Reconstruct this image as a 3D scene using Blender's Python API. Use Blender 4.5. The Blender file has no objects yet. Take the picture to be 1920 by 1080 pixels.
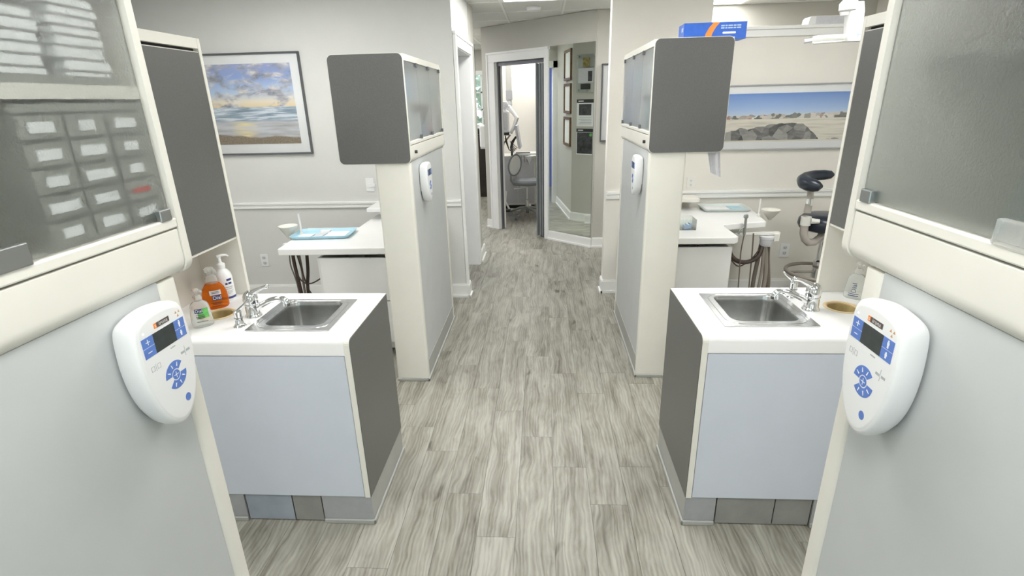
import bpy, bmesh, math, random
from mathutils import Vector, Matrix
random.seed(7)
SC = bpy.context.scene
COL = SC.collection
R = math.radians

# ------------------------------------------------------------------ camera
CAM_H = 1.70
F_PX, PITCH, YAW, ROLL = 982.06, R(-19.741), R(-3.676), R(-1.452)
fw = Vector((math.sin(YAW)*math.cos(PITCH), math.cos(YAW)*math.cos(PITCH), math.sin(PITCH)))
rt = Vector((math.cos(YAW), -math.sin(YAW), 0)); up = rt.cross(fw)
r2 = math.cos(ROLL)*rt + math.sin(ROLL)*up; u2 = -math.sin(ROLL)*rt + math.cos(ROLL)*up
cd = bpy.data.cameras.new('camera'); cam = bpy.data.objects.new('camera', cd); COL.objects.link(cam)
cd.sensor_width = 36; cd.lens = F_PX/1920*36; cd.clip_start = .02; cd.clip_end = 100
cam.matrix_world = Matrix(((r2.x,u2.x,-fw.x,0),(r2.y,u2.y,-fw.y,0),(r2.z,u2.z,-fw.z,CAM_H),(0,0,0,1)))
SC.camera = cam

# ------------------------------------------------------------------ world, exposure
w = bpy.data.worlds.new('world'); SC.world = w; w.use_nodes = True
w.node_tree.nodes['Background'].inputs[0].default_value = (.80,.90,1,1)
w.node_tree.nodes['Background'].inputs[1].default_value = 1.6
SC.view_settings.view_transform = 'Standard'; SC.view_settings.look = 'None'
SC.view_settings.gamma = 1; SC.view_settings.use_curve_mapping = False
SC.view_settings.exposure = 0.8
TROFFER = 9.0          # emission strength of the ceiling light diffusers

# ------------------------------------------------------------------ materials
class NT:
    def __init__(s, name):
        s.m = bpy.data.materials.new(name); s.m.use_nodes = True
        s.t = s.m.node_tree; s.b = s.t.nodes['Principled BSDF']; s.out = s.t.nodes['Material Output']
    def n(s, typ, **kw):
        o = s.t.nodes.new(typ)
        for k, v in kw.items(): setattr(o, k, v)
        return o
    def put(s, sock, v):
        if isinstance(v, bpy.types.NodeSocket): s.t.links.new(v, sock)
        elif v is not None:
            if isinstance(v, tuple) and len(v) == 3 and sock.type == 'RGBA': v = v+(1,)
            sock.default_value = v
    def math(s, op, a, b=None, c=None, clamp=False):
        o = s.n('ShaderNodeMath', operation=op, use_clamp=clamp)
        s.put(o.inputs[0], a); s.put(o.inputs[1], b); s.put(o.inputs[2], c)
        return o.outputs[0]
    def mix(s, f, a, b, blend='MIX'):
        o = s.n('ShaderNodeMix', data_type='RGBA', blend_type=blend)
        s.put(o.inputs[0], f); s.put(o.inputs[6], a); s.put(o.inputs[7], b)
        return o.outputs[2]
    def noise(s, vec, scale, detail=4, rough=.55, dist=0):
        o = s.n('ShaderNodeTexNoise'); s.put(o.inputs['Vector'], vec)
        o.inputs['Scale'].default_value = scale; o.inputs['Detail'].default_value = detail
        o.inputs['Roughness'].default_value = rough; o.inputs['Distortion'].default_value = dist
        return o.outputs[0]
    def ramp(s, f, stops):
        o = s.n('ShaderNodeValToRGB'); e = o.color_ramp.elements
        while len(e) < len(stops): e.new(.5)
        for i, (p, c) in enumerate(stops):
            e[i].position = p; e[i].color = c if len(c) == 4 else c+(1,)
        s.put(o.inputs[0], f); return o.outputs[0]
    def step(s, x, a, b):
        o = s.n('ShaderNodeMapRange', clamp=True); s.put(o.inputs[0], x)
        o.inputs[1].default_value = a; o.inputs[2].default_value = b
        o.inputs[3].default_value = 0; o.inputs[4].default_value = 1
        return o.outputs[0]
    def scale(s, vec, sc, off=(0,0,0)):
        o = s.n('ShaderNodeMapping'); s.put(o.inputs[0], vec)
        o.inputs[3].default_value = sc; o.inputs[1].default_value = off
        return o.outputs[0]
    def coord(s, k='Object'): return s.n('ShaderNodeTexCoord').outputs[k]
    def sep(s, v):
        o = s.n('ShaderNodeSeparateXYZ'); s.put(o.inputs[0], v); return o.outputs
    def bump(s, h, strength, dist=.002):
        o = s.n('ShaderNodeBump'); s.put(o.inputs['Height'], h)
        o.inputs['Strength'].default_value = strength; o.inputs['Distance'].default_value = dist
        s.put(s.b.inputs['Normal'], o.outputs[0])
    def base(s, c): s.put(s.b.inputs['Base Color'], c)
    def set(s, **kw):
        for k, v in kw.items(): s.put(s.b.inputs[k.replace('_', ' ')], v)
        return s

def mat(name, col, rough=.5, metal=0, var=.04, vscale=6, bump=0, bscale=120, **kw):
    t = NT(name); c = t.coord()
    n = t.noise(c, vscale, 3)
    lo = tuple(max(0, x*(1-var)) for x in col); hi = tuple(min(1, x*(1+var)) for x in col)
    t.base(t.ramp(n, [(.3, lo), (.7, hi)]))
    t.set(Roughness=rough, Metallic=metal, **kw)
    if bump: t.bump(t.noise(c, bscale, 2), bump, .001)
    return t.m

M = {}
M['wall']   = mat('wall_paint', (.70,.70,.685), .7, var=.012, bump=.08, bscale=260)
M['wallw']  = mat('warm_wall_paint', (.80,.775,.72), .7, var=.012, bump=.08, bscale=260)
M['trim']   = mat('white_trim_paint', (.88,.88,.87), .35, var=.015)
M['cream']  = mat('cream_laminate', (.80,.785,.72), .42, var=.02, bump=.04, bscale=400)
M['grey']   = mat('light_grey_laminate', (.55,.57,.57), .45, var=.025, bump=.05, bscale=500)
M['dark']   = mat('charcoal_textured_laminate', (.125,.126,.122), .36, var=.10, vscale=220, bump=.12, bscale=420)
M['door']   = mat('grey_laminate_daylight_tint', (.62,.66,.74), .36, var=.02, bump=.04, bscale=500)  # base colour tinted blue for daylight reflected in the glossy doors
M['counter']= mat('white_solid_surface', (.90,.90,.90), .22, var=.012)
M['kick']   = mat('grey_vinyl_kick', (.36,.37,.38), .5, var=.08, vscale=14)
M['kickblue']=mat('blue_grey_kick_plate', (.33,.37,.43), .4, var=.10, vscale=12)
M['kickdark']=mat('dark_taupe_kick_plate', (.27,.27,.255), .5, var=.10, vscale=12)
M['base']   = mat('grey_vinyl_base', (.40,.405,.385), .5, var=.05)
M['black']  = mat('black_plastic', (.02,.02,.022), .4, var=.1)
M['gap']    = mat('dark_gap', (.03,.03,.03), .8)
M['white']  = mat('white_plastic', (.85,.855,.86), .32, var=.012)
M['offwhite']=mat('off_white_plastic', (.80,.80,.76), .38, var=.02)
M['steel']  = mat('brushed_stainless', (.55,.555,.55), .24, 1, var=.08, vscale=40)
M['chrome'] = mat('polished_chrome', (.85,.86,.88), .06, 1, var=.01)
M['nickel'] = mat('satin_clip_metal', (.42,.44,.44), .35, 1, var=.05)
M['blue']   = mat('blue_keypad_print', (.115,.22,.60), .45, var=.08, vscale=200)
M['lcd']    = mat('dark_lcd', (.045,.055,.055), .25, var=.15, vscale=30)
M['print']  = mat('grey_print', (.42,.44,.46), .5)
M['orange'] = mat('orange_print', (.95,.28,.05), .4)
M['logodark']=mat('dark_logo_print', (.10,.08,.07), .4)
M['brown']  = mat('radiation_print', (.60,.33,.16), .5)
M['amber']  = mat('amber_ring_plastic', (.78,.62,.38), .4, var=.05)
M['chute']  = mat('amber_chute_shaded', (.56,.44,.21), .5, var=.15, vscale=40)  # ring's amber plastic again, darkened in colour for the shade inside the hole
M['navy']   = mat('navy_print', (.03,.05,.18), .4)
M['paper']  = mat('white_paper', (.86,.87,.88), .7, var=.02)
M['palegrey']=mat('pale_grey_paper', (.66,.66,.70), .7, var=.05, vscale=60)
M['boxblue']= mat('blue_carton', (.03,.13,.58), .35, var=.08, vscale=30)
M['tray']   = mat('pale_blue_tray_plastic', (.42,.66,.78), .3, var=.03)
M['traygrey']=mat('pale_sage_tray_plastic', (.62,.68,.66), .3, var=.03)
M['vinyl']  = mat('navy_black_vinyl', (.015,.022,.035), .28, var=.15, bump=.05)
M['vinylg'] = mat('slate_grey_vinyl', (.24,.26,.28), .35, var=.06)
M['hose']   = mat('brown_grey_hose', (.15,.125,.105), .5, var=.1)
M['hosegrey']=mat('taupe_hose', (.28,.25,.22), .5, var=.1)
M['hosedark']=mat('dark_brown_hose', (.05,.032,.026), .45, var=.1)
M['taupe']  = mat('taupe_painted_metal', (.50,.46,.42), .35, var=.03)
M['curtain']= mat('grey_accordion_vinyl', (.24,.255,.265), .45, var=.06)
M['alum']   = mat('dark_aluminium_track', (.16,.165,.18), .35, .6)
M['espresso']=mat('espresso_wood', (.018,.011,.008), .45, var=.25, vscale=14)
M['woodframe']=mat('bronze_wood_frame', (.20,.12,.05), .4, var=.2, vscale=20)
M['frame']  = mat('graphite_frame', (.10,.105,.115), .35, var=.05)
M['pewter'] = mat('pewter_frame', (.42,.42,.43), .35, var=.05)
M['photo']  = mat('dark_photo_print', (.05,.05,.055), .4, var=.9, vscale=14)
M['gold']   = mat('gold_plaque_print', (.30,.24,.08), .35, var=.5, vscale=30)
M['sage']   = mat('sage_wall_paint', (.54,.53,.485), .7, var=.012)
M['bluewall']=mat('blue_lit_wall', (.20,.26,.66), .7)  # blue light in the side room is put into the wall colour
M['greenlab']=mat('green_label', (.14,.50,.12), .45, var=.25, vscale=50)
M['red']    = mat('red_carton', (.55,.06,.05), .5)
M['teal']   = mat('teal_carton', (.25,.45,.47), .5)
M['lightblue']=mat('light_blue_carton', (.45,.60,.85), .5)
M['drawer'] = mat('smoke_grey_drawer', (.30,.31,.285), .45, var=.12, vscale=10)
M['leafgreen']=mat('garden_foliage', (.40,.46,.37), .8, var=.15, vscale=9)

def emis(name, col, st):
    t = NT(name); t.base((0,0,0)); t.set(Emission_Color=col, Emission_Strength=st)
    n = t.noise(t.coord(), 3, 1)
    t.put(t.b.inputs['Emission Color'], t.ramp(n, [(0, col), (1, tuple(min(1, x*1.02) for x in col))]))
    return t.m
M['lamp'] = emis('troffer_diffuser', (1,.985,.95), TROFFER)
M['led']  = emis('white_led', (1,1,1), 2)

def glassmat(name, tint, refl=.06, rough=.02, fros=0.0):
    t = NT(name); t.t.nodes.remove(t.b)
    tr = t.n('ShaderNodeBsdfTransparent'); tr.inputs[0].default_value = tint+(1,)
    gl = t.n('ShaderNodeBsdfGlossy'); gl.inputs['Roughness'].default_value = rough
    gl.inputs[0].default_value = (1,1,1,1)
    fr = t.n('ShaderNodeLayerWeight'); fr.inputs[0].default_value = .25
    f = t.math('MULTIPLY_ADD', fr.outputs['Fresnel'], .8, refl, clamp=True)
    mx = t.n('ShaderNodeMixShader'); t.put(mx.inputs[0], f)
    t.t.links.new(tr.outputs[0], mx.inputs[1]); t.t.links.new(gl.outputs[0], mx.inputs[2])
    t.t.links.new(mx.outputs[0], t.out.inputs[0]); return t.m
M['glass'] = glassmat('picture_glass', (.98,.98,.98), .01)
M['winglass'] = glassmat('window_glass', (.90,.96,.93), .04)
M['acrylic'] = glassmat('clear_acrylic', (.93,.95,.94), .05)
M['mirror'] = mat('silver_mirror', (.80,.85,.81), .0, 1, var=.0)

def frosted(name, tint, rough, bump):
    t = NT(name)
    t.set(Base_Color=tint, Roughness=rough, Transmission_Weight=1.0, IOR=1.35)
    c = t.coord(); t.bump(t.noise(c, 230, 2, .5), bump, .003)
    return t.m
M['frost'] = frosted('pebbled_frosted_glass', (.95,.97,.96), .33, .34)
M['frostfar'] = frosted('smooth_glass_reflection_tint', (.97,1,1), .30, .08)  # paler, bluer tint stands in for blue-white reflections on the far panes
def clearplastic(name, tint, rough=.08):
    t = NT(name); n = t.noise(t.coord(), 30, 2)
    t.base(t.ramp(n, [(0, tint), (1, tuple(min(1, x*1.04) for x in tint))]))
    t.set(Roughness=rough, Transmission_Weight=.75, IOR=1.15); return t.m
M['clearb'] = clearplastic('clear_bottle_plastic', (.90,.93,.92))
M['orangeb'] = clearplastic('orange_soap', (.93,.26,.03))
M['whiteclear'] = clearplastic('translucent_white_plastic', (.90,.90,.88), .2)

def wood_floor():
    t = NT('weathered_grey_plank')
    g = t.n('ShaderNodeNewGeometry'); oi = t.n('ShaderNodeObjectInfo')
    rnd = t.math('FRACT', t.math('ADD', oi.outputs['Random'], g.outputs['Random Per Island']))
    cmb = t.n('ShaderNodeCombineXYZ')
    t.put(cmb.inputs[0], t.math('MULTIPLY', rnd, 37.0)); t.put(cmb.inputs[1], t.math('MULTIPLY', rnd, 91.0)); t.put(cmb.inputs[2], t.math('MULTIPLY', rnd, 13.0))
    va = t.n('ShaderNodeVectorMath', operation='ADD'); t.put(va.inputs[0], g.outputs['Position']); t.put(va.inputs[1], cmb.outputs[0])
    p0 = va.outputs[0]
    wn = t.math('MULTIPLY_ADD', t.noise(t.scale(p0, (5,2.2,1)), 1.0, 3, .55), .09, -.045)
    cw = t.n('ShaderNodeCombineXYZ'); t.put(cw.inputs[0], wn)
    vb = t.n('ShaderNodeVectorMath', operation='ADD'); t.put(vb.inputs[0], p0); t.put(vb.inputs[1], cw.outputs[0]); p = vb.outputs[0]
    streak = t.noise(t.scale(p, (17,1.9,1)), 1.0, 6, .60, .9)
    fine = t.noise(t.scale(p, (75,8,1)), 1.0, 3, .6, .6)
    blotch = t.noise(t.scale(p, (6,2.4,1)), 1.0, 5, .6, 1.2)
    wv = t.n('ShaderNodeTexWave', wave_type='BANDS', bands_direction='X'); t.put(wv.inputs[0], t.scale(p, (8,.55,1)))
    wv.inputs['Scale'].default_value = 2.2; wv.inputs['Distortion'].default_value = 11; wv.inputs['Detail'].default_value = 3; wv.inputs['Detail Scale'].default_value = .8
    knot = t.step(t.noise(t.scale(p, (11,5,1)), 1.0, 2, .4, .3), .70, .80)
    f = t.math('MULTIPLY_ADD', streak, .95, t.math('MULTIPLY', fine, .26))
    f = t.math('MULTIPLY_ADD', blotch, .50, f)
    f = t.math('MULTIPLY_ADD', wv.outputs[1], .12, f)
    f = t.math('ADD', f, t.math('MULTIPLY_ADD', rnd, .08, -.435))
    f = t.math('MULTIPLY_ADD', knot, -.30, f)
    c = t.ramp(f, [(.18, (.095,.086,.068)), (.36, (.195,.184,.152)), (.52, (.285,.275,.235)), (.74, (.40,.39,.345))])
    t.base(c); t.set(Roughness=t.math('MULTIPLY_ADD', fine, .18, .34))
    t.bump(f, .12, .002); return t.m
M['plank'] = wood_floor()

def tile_mat():
    t = NT('acoustic_ceiling_tile'); c = t.coord()
    n = t.noise(c, 90, 4, .7)
    t.base(t.ramp(n, [(.3, (.66,.66,.63)), (.6, (.80,.80,.77))])); t.set(Roughness=.9); t.bump(n, .25, .002); return t.m
M['tile'] = tile_mat()

def beach_left():
    t = NT('sunset_beach_print'); x, _, z = t.sep(t.coord('Generated'))[:3]
    cm = t.n('ShaderNodeCombineXYZ'); t.put(cm.inputs[0], x); t.put(cm.inputs[1], z); v = cm.outputs[0]
    cl = t.noise(t.scale(v, (2.6,4.4,1)), 1.6, 8, .62, .5)
    sky = t.ramp(z, [(.47,(.85,.70,.42)), (.54,(.88,.80,.66)), (.66,(.52,.66,.86)), (.85,(.30,.42,.74)), (1,(.36,.42,.68))])
    cloudc = t.ramp(t.noise(t.scale(v, (3.1,5,1), (4,2,0)), 2.2, 6), [(.35,(.24,.26,.33)), (.5,(.50,.50,.55)), (.62,(.86,.82,.76))])
    sky = t.mix(t.step(cl, .44, .58), sky, cloudc)
    sn = t.noise(t.scale(v, (2.2,22,1)), 1.6, 6, .6, .6)
    sea = t.ramp(sn, [(.3,(.16,.22,.30)), (.47,(.36,.46,.56)), (.58,(.74,.80,.86))])
    wet = t.ramp(t.noise(t.scale(v, (1.4,12,1), (3,1,0)), 1.5, 5), [(.3,(.40,.40,.40)), (.6,(.66,.68,.72))])
    gl = t.math('MULTIPLY', t.math('SUBTRACT', 1, t.step(t.math('ABSOLUTE', t.math('SUBTRACT', x, .42)), .02, .16)), t.step(sn, .3, .6))
    wet = t.mix(gl, wet, (.95,.80,.42))
    sand = t.ramp(t.noise(v, 60, 4), [(.3,(.20,.15,.10)), (.7,(.36,.29,.21))])
    edge = t.math('ADD', z, t.math('MULTIPLY', t.noise(t.scale(v, (2,1,1)), 1.5, 2), .12))
    c = t.mix(t.step(t.math('ADD', edge, t.math('MULTIPLY', x, .04)), .17, .19), sand, wet)
    c = t.mix(t.step(edge, .335, .37), c, sea)
    c = t.mix(t.step(z, .468, .476), c, sky)
    t.base(c); t.set(Roughness=.35); return t.m
M['beachL'] = beach_left()

def beach_right():
    t = NT('rocky_beach_print'); x, _, z = t.sep(t.coord('Generated'))[:3]
    cm = t.n('ShaderNodeCombineXYZ'); t.put(cm.inputs[0], x); t.put(cm.inputs[1], z); v = cm.outputs[0]
    sky = t.ramp(z, [(.5,(.70,.78,.88)), (.68,(.42,.58,.84)), (1,(.16,.31,.68))])
    sand = t.ramp(t.noise(t.scale(v, (3,14,1)), 1.4, 5), [(.3,(.60,.57,.50)), (.55,(.83,.79,.70))])
    vo = t.n('ShaderNodeTexVoronoi'); t.put(vo.inputs[0], t.scale(v, (17,7,1))); vo.inputs['Scale'].default_value = 1
    rock = t.ramp(t.math('MULTIPLY_ADD', t.noise(t.scale(v, (20,16,1)), 1, 5), .5, t.math('MULTIPLY', t.sep(vo.outputs['Color'])[0], .6)), [(.25,(.06,.06,.065)), (.5,(.19,.19,.19)), (.8,(.42,.41,.39))])
    top = t.ramp(x, [(0,(.16,.16,.16)), (.25,(.25,.25,.25)), (.52,(.36,.36,.36)), (.70,(.36,.36,.36)), (.82,(.02,.02,.02)), (1,(0,0,0))])
    tn = t.math('ADD', t.sep(top)[0], t.math('MULTIPLY_ADD', t.noise(t.scale(v, (9,5,1)), 1, 4), .22, -.10))
    isr = t.math('MULTIPLY', t.math('LESS_THAN', z, tn), t.math('GREATER_THAN', z, .03))
    c = t.mix(t.step(z, .47, .50), sand, sky)
    c = t.mix(isr, c, rock)
    vh = t.n('ShaderNodeTexVoronoi', distance='CHEBYCHEV'); t.put(vh.inputs[0], t.scale(v, (26,9,1))); vh.inputs['Scale'].default_value = 1
    hh = t.math('MULTIPLY_ADD', t.noise(t.scale(v, (14,.1,1)), 1.3, 3), .17, .455)
    hs = t.math('MULTIPLY', t.math('LESS_THAN', z, t.math('ADD', hh, t.math('MULTIPLY', x, .05))), t.math('GREATER_THAN', z, .475))
    hc = t.ramp(t.sep(vh.outputs['Color'])[0], [(.2,(.18,.19,.17)), (.5,(.50,.48,.44)), (.75,(.82,.80,.76)), (.95,(.45,.25,.20))])
    c = t.mix(hs, c, hc); t.base(c); t.set(Roughness=.3); return t.m
M['beachR'] = beach_right()

# ------------------------------------------------------------------ mesh builder
class MB:
    def __init__(s): s.v = []; s.f = []
    def add(s, vs, fs):
        o = len(s.v); s.v += [Vector(p) for p in vs]; s.f += [[i+o for i in f] for f in fs]; return s
    def box(s, x0, x1, y0, y1, z0, z1):
        x0, x1 = sorted((x0, x1)); y0, y1 = sorted((y0, y1)); z0, z1 = sorted((z0, z1))
        return s.add([(x0,y0,z0),(x1,y0,z0),(x1,y1,z0),(x0,y1,z0),(x0,y0,z1),(x1,y0,z1),(x1,y1,z1),(x0,y1,z1)],
                     [(3,2,1,0),(4,5,6,7),(0,1,5,4),(1,2,6,5),(2,3,7,6),(3,0,4,7)])
    def prism(s, poly, fn, a, b):
        """poly of 2-D points, fn(p,q,h)->xyz, between heights a and b"""
        n = len(poly)
        vs = [fn(p[0], p[1], a) for p in poly]+[fn(p[0], p[1], b) for p in poly]
        fs = [tuple(range(n))[::-1], tuple(range(n, 2*n))]+[(i, (i+1) % n, n+(i+1) % n, n+i) for i in range(n)]
        return s.add(vs, fs)
    def lathe(s, prof, c=(0,0,0), seg=24, sx=1, sy=1, cap=True):
        n = len(prof); vs = []; fs = []
        for (r, z) in prof:
            for k in range(seg):
                a = 2*math.pi*k/seg; vs.append((c[0]+r*sx*math.cos(a), c[1]+r*sy*math.sin(a), c[2]+z))
        for i in range(n-1):
            for k in range(seg):
                fs.append((i*seg+k, i*seg+(k+1) % seg, (i+1)*seg+(k+1) % seg, (i+1)*seg+k))
        if cap and prof[0][0] > 1e-5: fs.append(tuple(range(seg))[::-1])
        if cap and prof[-1][0] > 1e-5: fs.append(tuple((n-1)*seg+k for k in range(seg)))
        return s.add(vs, fs)
    def cyl(s, a, b, r, r1=None, seg=16): return s.tube([a, b], [r, r if r1 is None else r1], seg)
    def tube(s, pts, r, seg=10, close=False):
        pts = [Vector(p) for p in pts]; n = len(pts)
        rs = r if isinstance(r, (list, tuple)) else [r]*n
        vs = []; fs = []; prev = None
        for i, p in enumerate(pts):
            if close: d = pts[(i+1) % n]-pts[i-1]
            else: d = pts[min(i+1, n-1)]-pts[max(i-1, 0)]
            d.normalize()
            if prev is None:
                a = Vector((0,0,1)) if abs(d.z) < .9 else Vector((1,0,0)); u = d.cross(a).normalized()
            else: u = (prev-d*prev.dot(d)).normalized()
            prev = u; vv = d.cross(u)
            for k in range(seg):
                t = 2*math.pi*k/seg; vs.append(p+(u*math.cos(t)+vv*math.sin(t))*rs[i])
        m = n if close else n-1
        for i in range(m):
            j = (i+1) % n
            for k in range(seg): fs.append((i*seg+k, i*seg+(k+1) % seg, j*seg+(k+1) % seg, j*seg+k))
        if not close: fs.append(tuple(range(seg))[::-1]); fs.append(tuple((n-1)*seg+k for k in range(seg)))
        return s.add(vs, fs)
    def loft(s, rings, cap=True):
        n = len(rings[0]); vs = [p for r in rings for p in r]; fs = []
        for i in range(len(rings)-1):
            for k in range(n): fs.append((i*n+k, i*n+(k+1) % n, (i+1)*n+(k+1) % n, (i+1)*n+k))
        if cap: fs.append(tuple(range(n))[::-1]); fs.append(tuple((len(rings)-1)*n+k for k in range(n)))
        return s.add(vs, fs)
    def hole_plate(s, x0, x1, y0, y1, z0, z1, hole):
        """rectangular slab with one star-shaped hole (list of xy, counter-clockwise)"""
        cx = sum(p[0] for p in hole)/len(hole); cy = sum(p[1] for p in hole)/len(hole)
        angs = [math.atan2(p[1]-cy, p[0]-cx) for p in hole]
        angs += [math.atan2(b-cy, a-cx) for a in (x0, x1) for b in (y0, y1)]
        angs = sorted(set(round(a, 6) for a in angs)); inn = []; out = []
        for a in angs:
            d = (math.cos(a), math.sin(a)); best = None
            for i in range(len(hole)):
                p, q = hole[i], hole[(i+1) % len(hole)]
                ex, ey = q[0]-p[0], q[1]-p[1]; det = d[0]*(-ey)+ex*d[1]
                if abs(det) < 1e-12: continue
                t = ((p[0]-cx)*(-ey)+ex*(p[1]-cy))/det; u = (d[0]*(p[1]-cy)-d[1]*(p[0]-cx))/det
                if t > 0 and -1e-6 <= u <= 1+1e-6: best = t if best is None else min(best, t)
            tx = ((x1 if d[0] > 0 else x0)-cx)/d[0] if abs(d[0]) > 1e-9 else 1e9
            ty = ((y1 if d[1] > 0 else y0)-cy)/d[1] if abs(d[1]) > 1e-9 else 1e9
            t = min(tx, ty); inn.append((cx+d[0]*best, cy+d[1]*best)); out.append((cx+d[0]*t, cy+d[1]*t))
        n = len(angs); vs = []; fs = []
        for L, z in ((inn, z1), (out, z1), (inn, z0), (out, z0)): vs += [(p[0], p[1], z) for p in L]
        for k in range(n):
            j = (k+1) % n
            fs += [(k, n+k, n+j, j), (2*n+j, 3*n+j, 3*n+k, 2*n+k), (n+k, 3*n+k, 3*n+j, n+j), (j, 2*n+j, 2*n+k, k)]
        return s.add(vs, fs)
    def xf(s, m): s.v = [m @ p for p in s.v]; return s

def rrect(x0, x1, y0, y1, r, n=5):
    pts = []
    for (cx, cy, a0) in ((x1-r, y1-r, 0), (x0+r, y1-r, 90), (x0+r, y0+r, 180), (x1-r, y0+r, 270)):
        for k in range(n+1):
            a = R(a0+90*k/n); pts.append((cx+r*math.cos(a), cy+r*math.sin(a)))
    return pts

OFF = {}
def mesh_obj(name, mb, m, off=Vector((0,0,0)), bevel=0, smooth=False):
    me = bpy.data.meshes.new(name)
    me.from_pydata([tuple(p-off) for p in mb.v], [], mb.f); me.validate(); me.update()
    bm = bmesh.new(); bm.from_mesh(me); bmesh.ops.recalc_face_normals(bm, faces=bm.faces); bm.to_mesh(me); bm.free()
    o = bpy.data.objects.new(name, me); COL.objects.link(o)
    me.materials.append(M[m] if isinstance(m, str) else m)
    if smooth:
        for p in me.polygons: p.use_smooth = True
        try: me.set_sharp_from_angle(angle=R(38))
        except Exception: pass
    if bevel:
        b = o.modifiers.new('bevel', 'BEVEL'); b.width = bevel; b.segments = 2; b.limit_method = 'ANGLE'; b.angle_limit = R(40)
    return o
def tag(o, label, cat, group=None):
    o['label'] = label; o['category'] = cat
    if group: o['group'] = group
    return o
def thing(name, label, cat, loc=(0,0,0), group=None, rot=None):
    o = bpy.data.objects.new(name, None); COL.objects.link(o); o.empty_display_size = .05
    tag(o, label, cat, group)
    if rot is not None:
        o.matrix_world = Matrix.Translation(Vector(loc)) @ rot.to_4x4(); OFF[o.name] = Vector((0,0,0))
    else: o.location = loc; OFF[o.name] = Vector(loc)
    return o
def part(par, name, mb, m, bevel=0, smooth=False, label=None):
    o = mesh_obj(name, mb, m, OFF[par.name], bevel, smooth); o.parent = par; OFF[o.name] = OFF[par.name]
    if label: o['label'] = label
    return o
def single(name, mb, m, label, cat, group=None, bevel=0, smooth=False):
    xs = [p.x for p in mb.v]; ys = [p.y for p in mb.v]; zs = [p.z for p in mb.v]
    off = Vector(((min(xs)+max(xs))/2, (min(ys)+max(ys))/2, min(zs)))
    o = mesh_obj(name, mb, m, off, bevel, smooth); o.location = off; tag(o, label, cat, group); return o
def struct(name, mb, m, label=None, bevel=0, cat=None):
    o = mesh_obj(name, mb, m, bevel=bevel); o['kind'] = 'structure'; OFF[o.name] = Vector((0,0,0))
    o['label'] = label or name.replace('_', ' '); o['category'] = cat or name.split('_')[0]; return o
def B(*a): return MB().box(*a)

_tc = {}
def text_tris(s, size):
    k = s
    if k not in _tc:
        cu = bpy.data.curves.new('t', 'FONT'); cu.body = s; cu.size = 1; cu.align_x = 'CENTER'; cu.align_y = 'CENTER'
        cu.resolution_u = 2
        ob = bpy.data.objects.new('t', cu); COL.objects.link(ob)
        dg = bpy.context.evaluated_depsgraph_get()
        me = bpy.data.meshes.new_from_object(ob.evaluated_get(dg))
        _tc[k] = ([v.co.copy() for v in me.vertices], [tuple(p.vertices) for p in me.polygons])
        bpy.data.objects.remove(ob); bpy.data.curves.remove(cu); bpy.data.meshes.remove(me)
    v, f = _tc[k]
    return [p*size for p in v], f
def text_mb(s, size, fn, sx=1):
    v, f = text_tris(s, size); mb = MB(); mb.add([fn(p.x*sx, p.y) for p in v], f); return mb

# ================================================================== ROOM SHELL
CEIL = 2.57
PW, PL = .1625, .935
fl = struct('floor', B(-4.4, 3.9, -2.2, 10.8, -.10, -.008), M['kickdark'], 'weathered grey plank floor running down the corridor')
known = {0: 2.372, -2: 1.934, 1: 2.13, 2: 1.882, -1: 1.684, -3: 2.24, -4: 2.45}
pm = bpy.data.meshes.new('plank')
tmp = mesh_obj('plank', B(0, PW-.0012, 0, PL-.0012, -.008, 0), 'plank'); pm = tmp.data
stuff = MB(); cnt = 0
for c in range(-27, 24):
    x = .043+PW*(c-1)
    ph = known.get(c, None)
    if ph is None: ph = random.random()*PL
    y = -2.2+((ph+2.2) % PL)-PL
    while y < 10.8:
        y1 = max(y, -2.2)
        full = y >= -2.2 and y+PL <= 10.8
        vis = (-.95 < x+PW/2 < .85 and .55 < y+PL/2 < 8.9) or (1.0 < y+PL/2 < 3.4 and abs(x) < 1.4)
        if vis and full and cnt < 300:
            if cnt == 0: o = tmp
            else: o = tmp.copy(); COL.objects.link(o)
            o.location = (x, y, 0); o.parent = fl; cnt += 1
        else:
            stuff.box(x, x+PW-.0012, y1, min(y+PL, 10.8)-.0012, -.008, 0)
        y += PL
so = mesh_obj('plank_field', stuff, 'plank'); so.parent = fl; so['kind'] = 'stuff'

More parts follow.
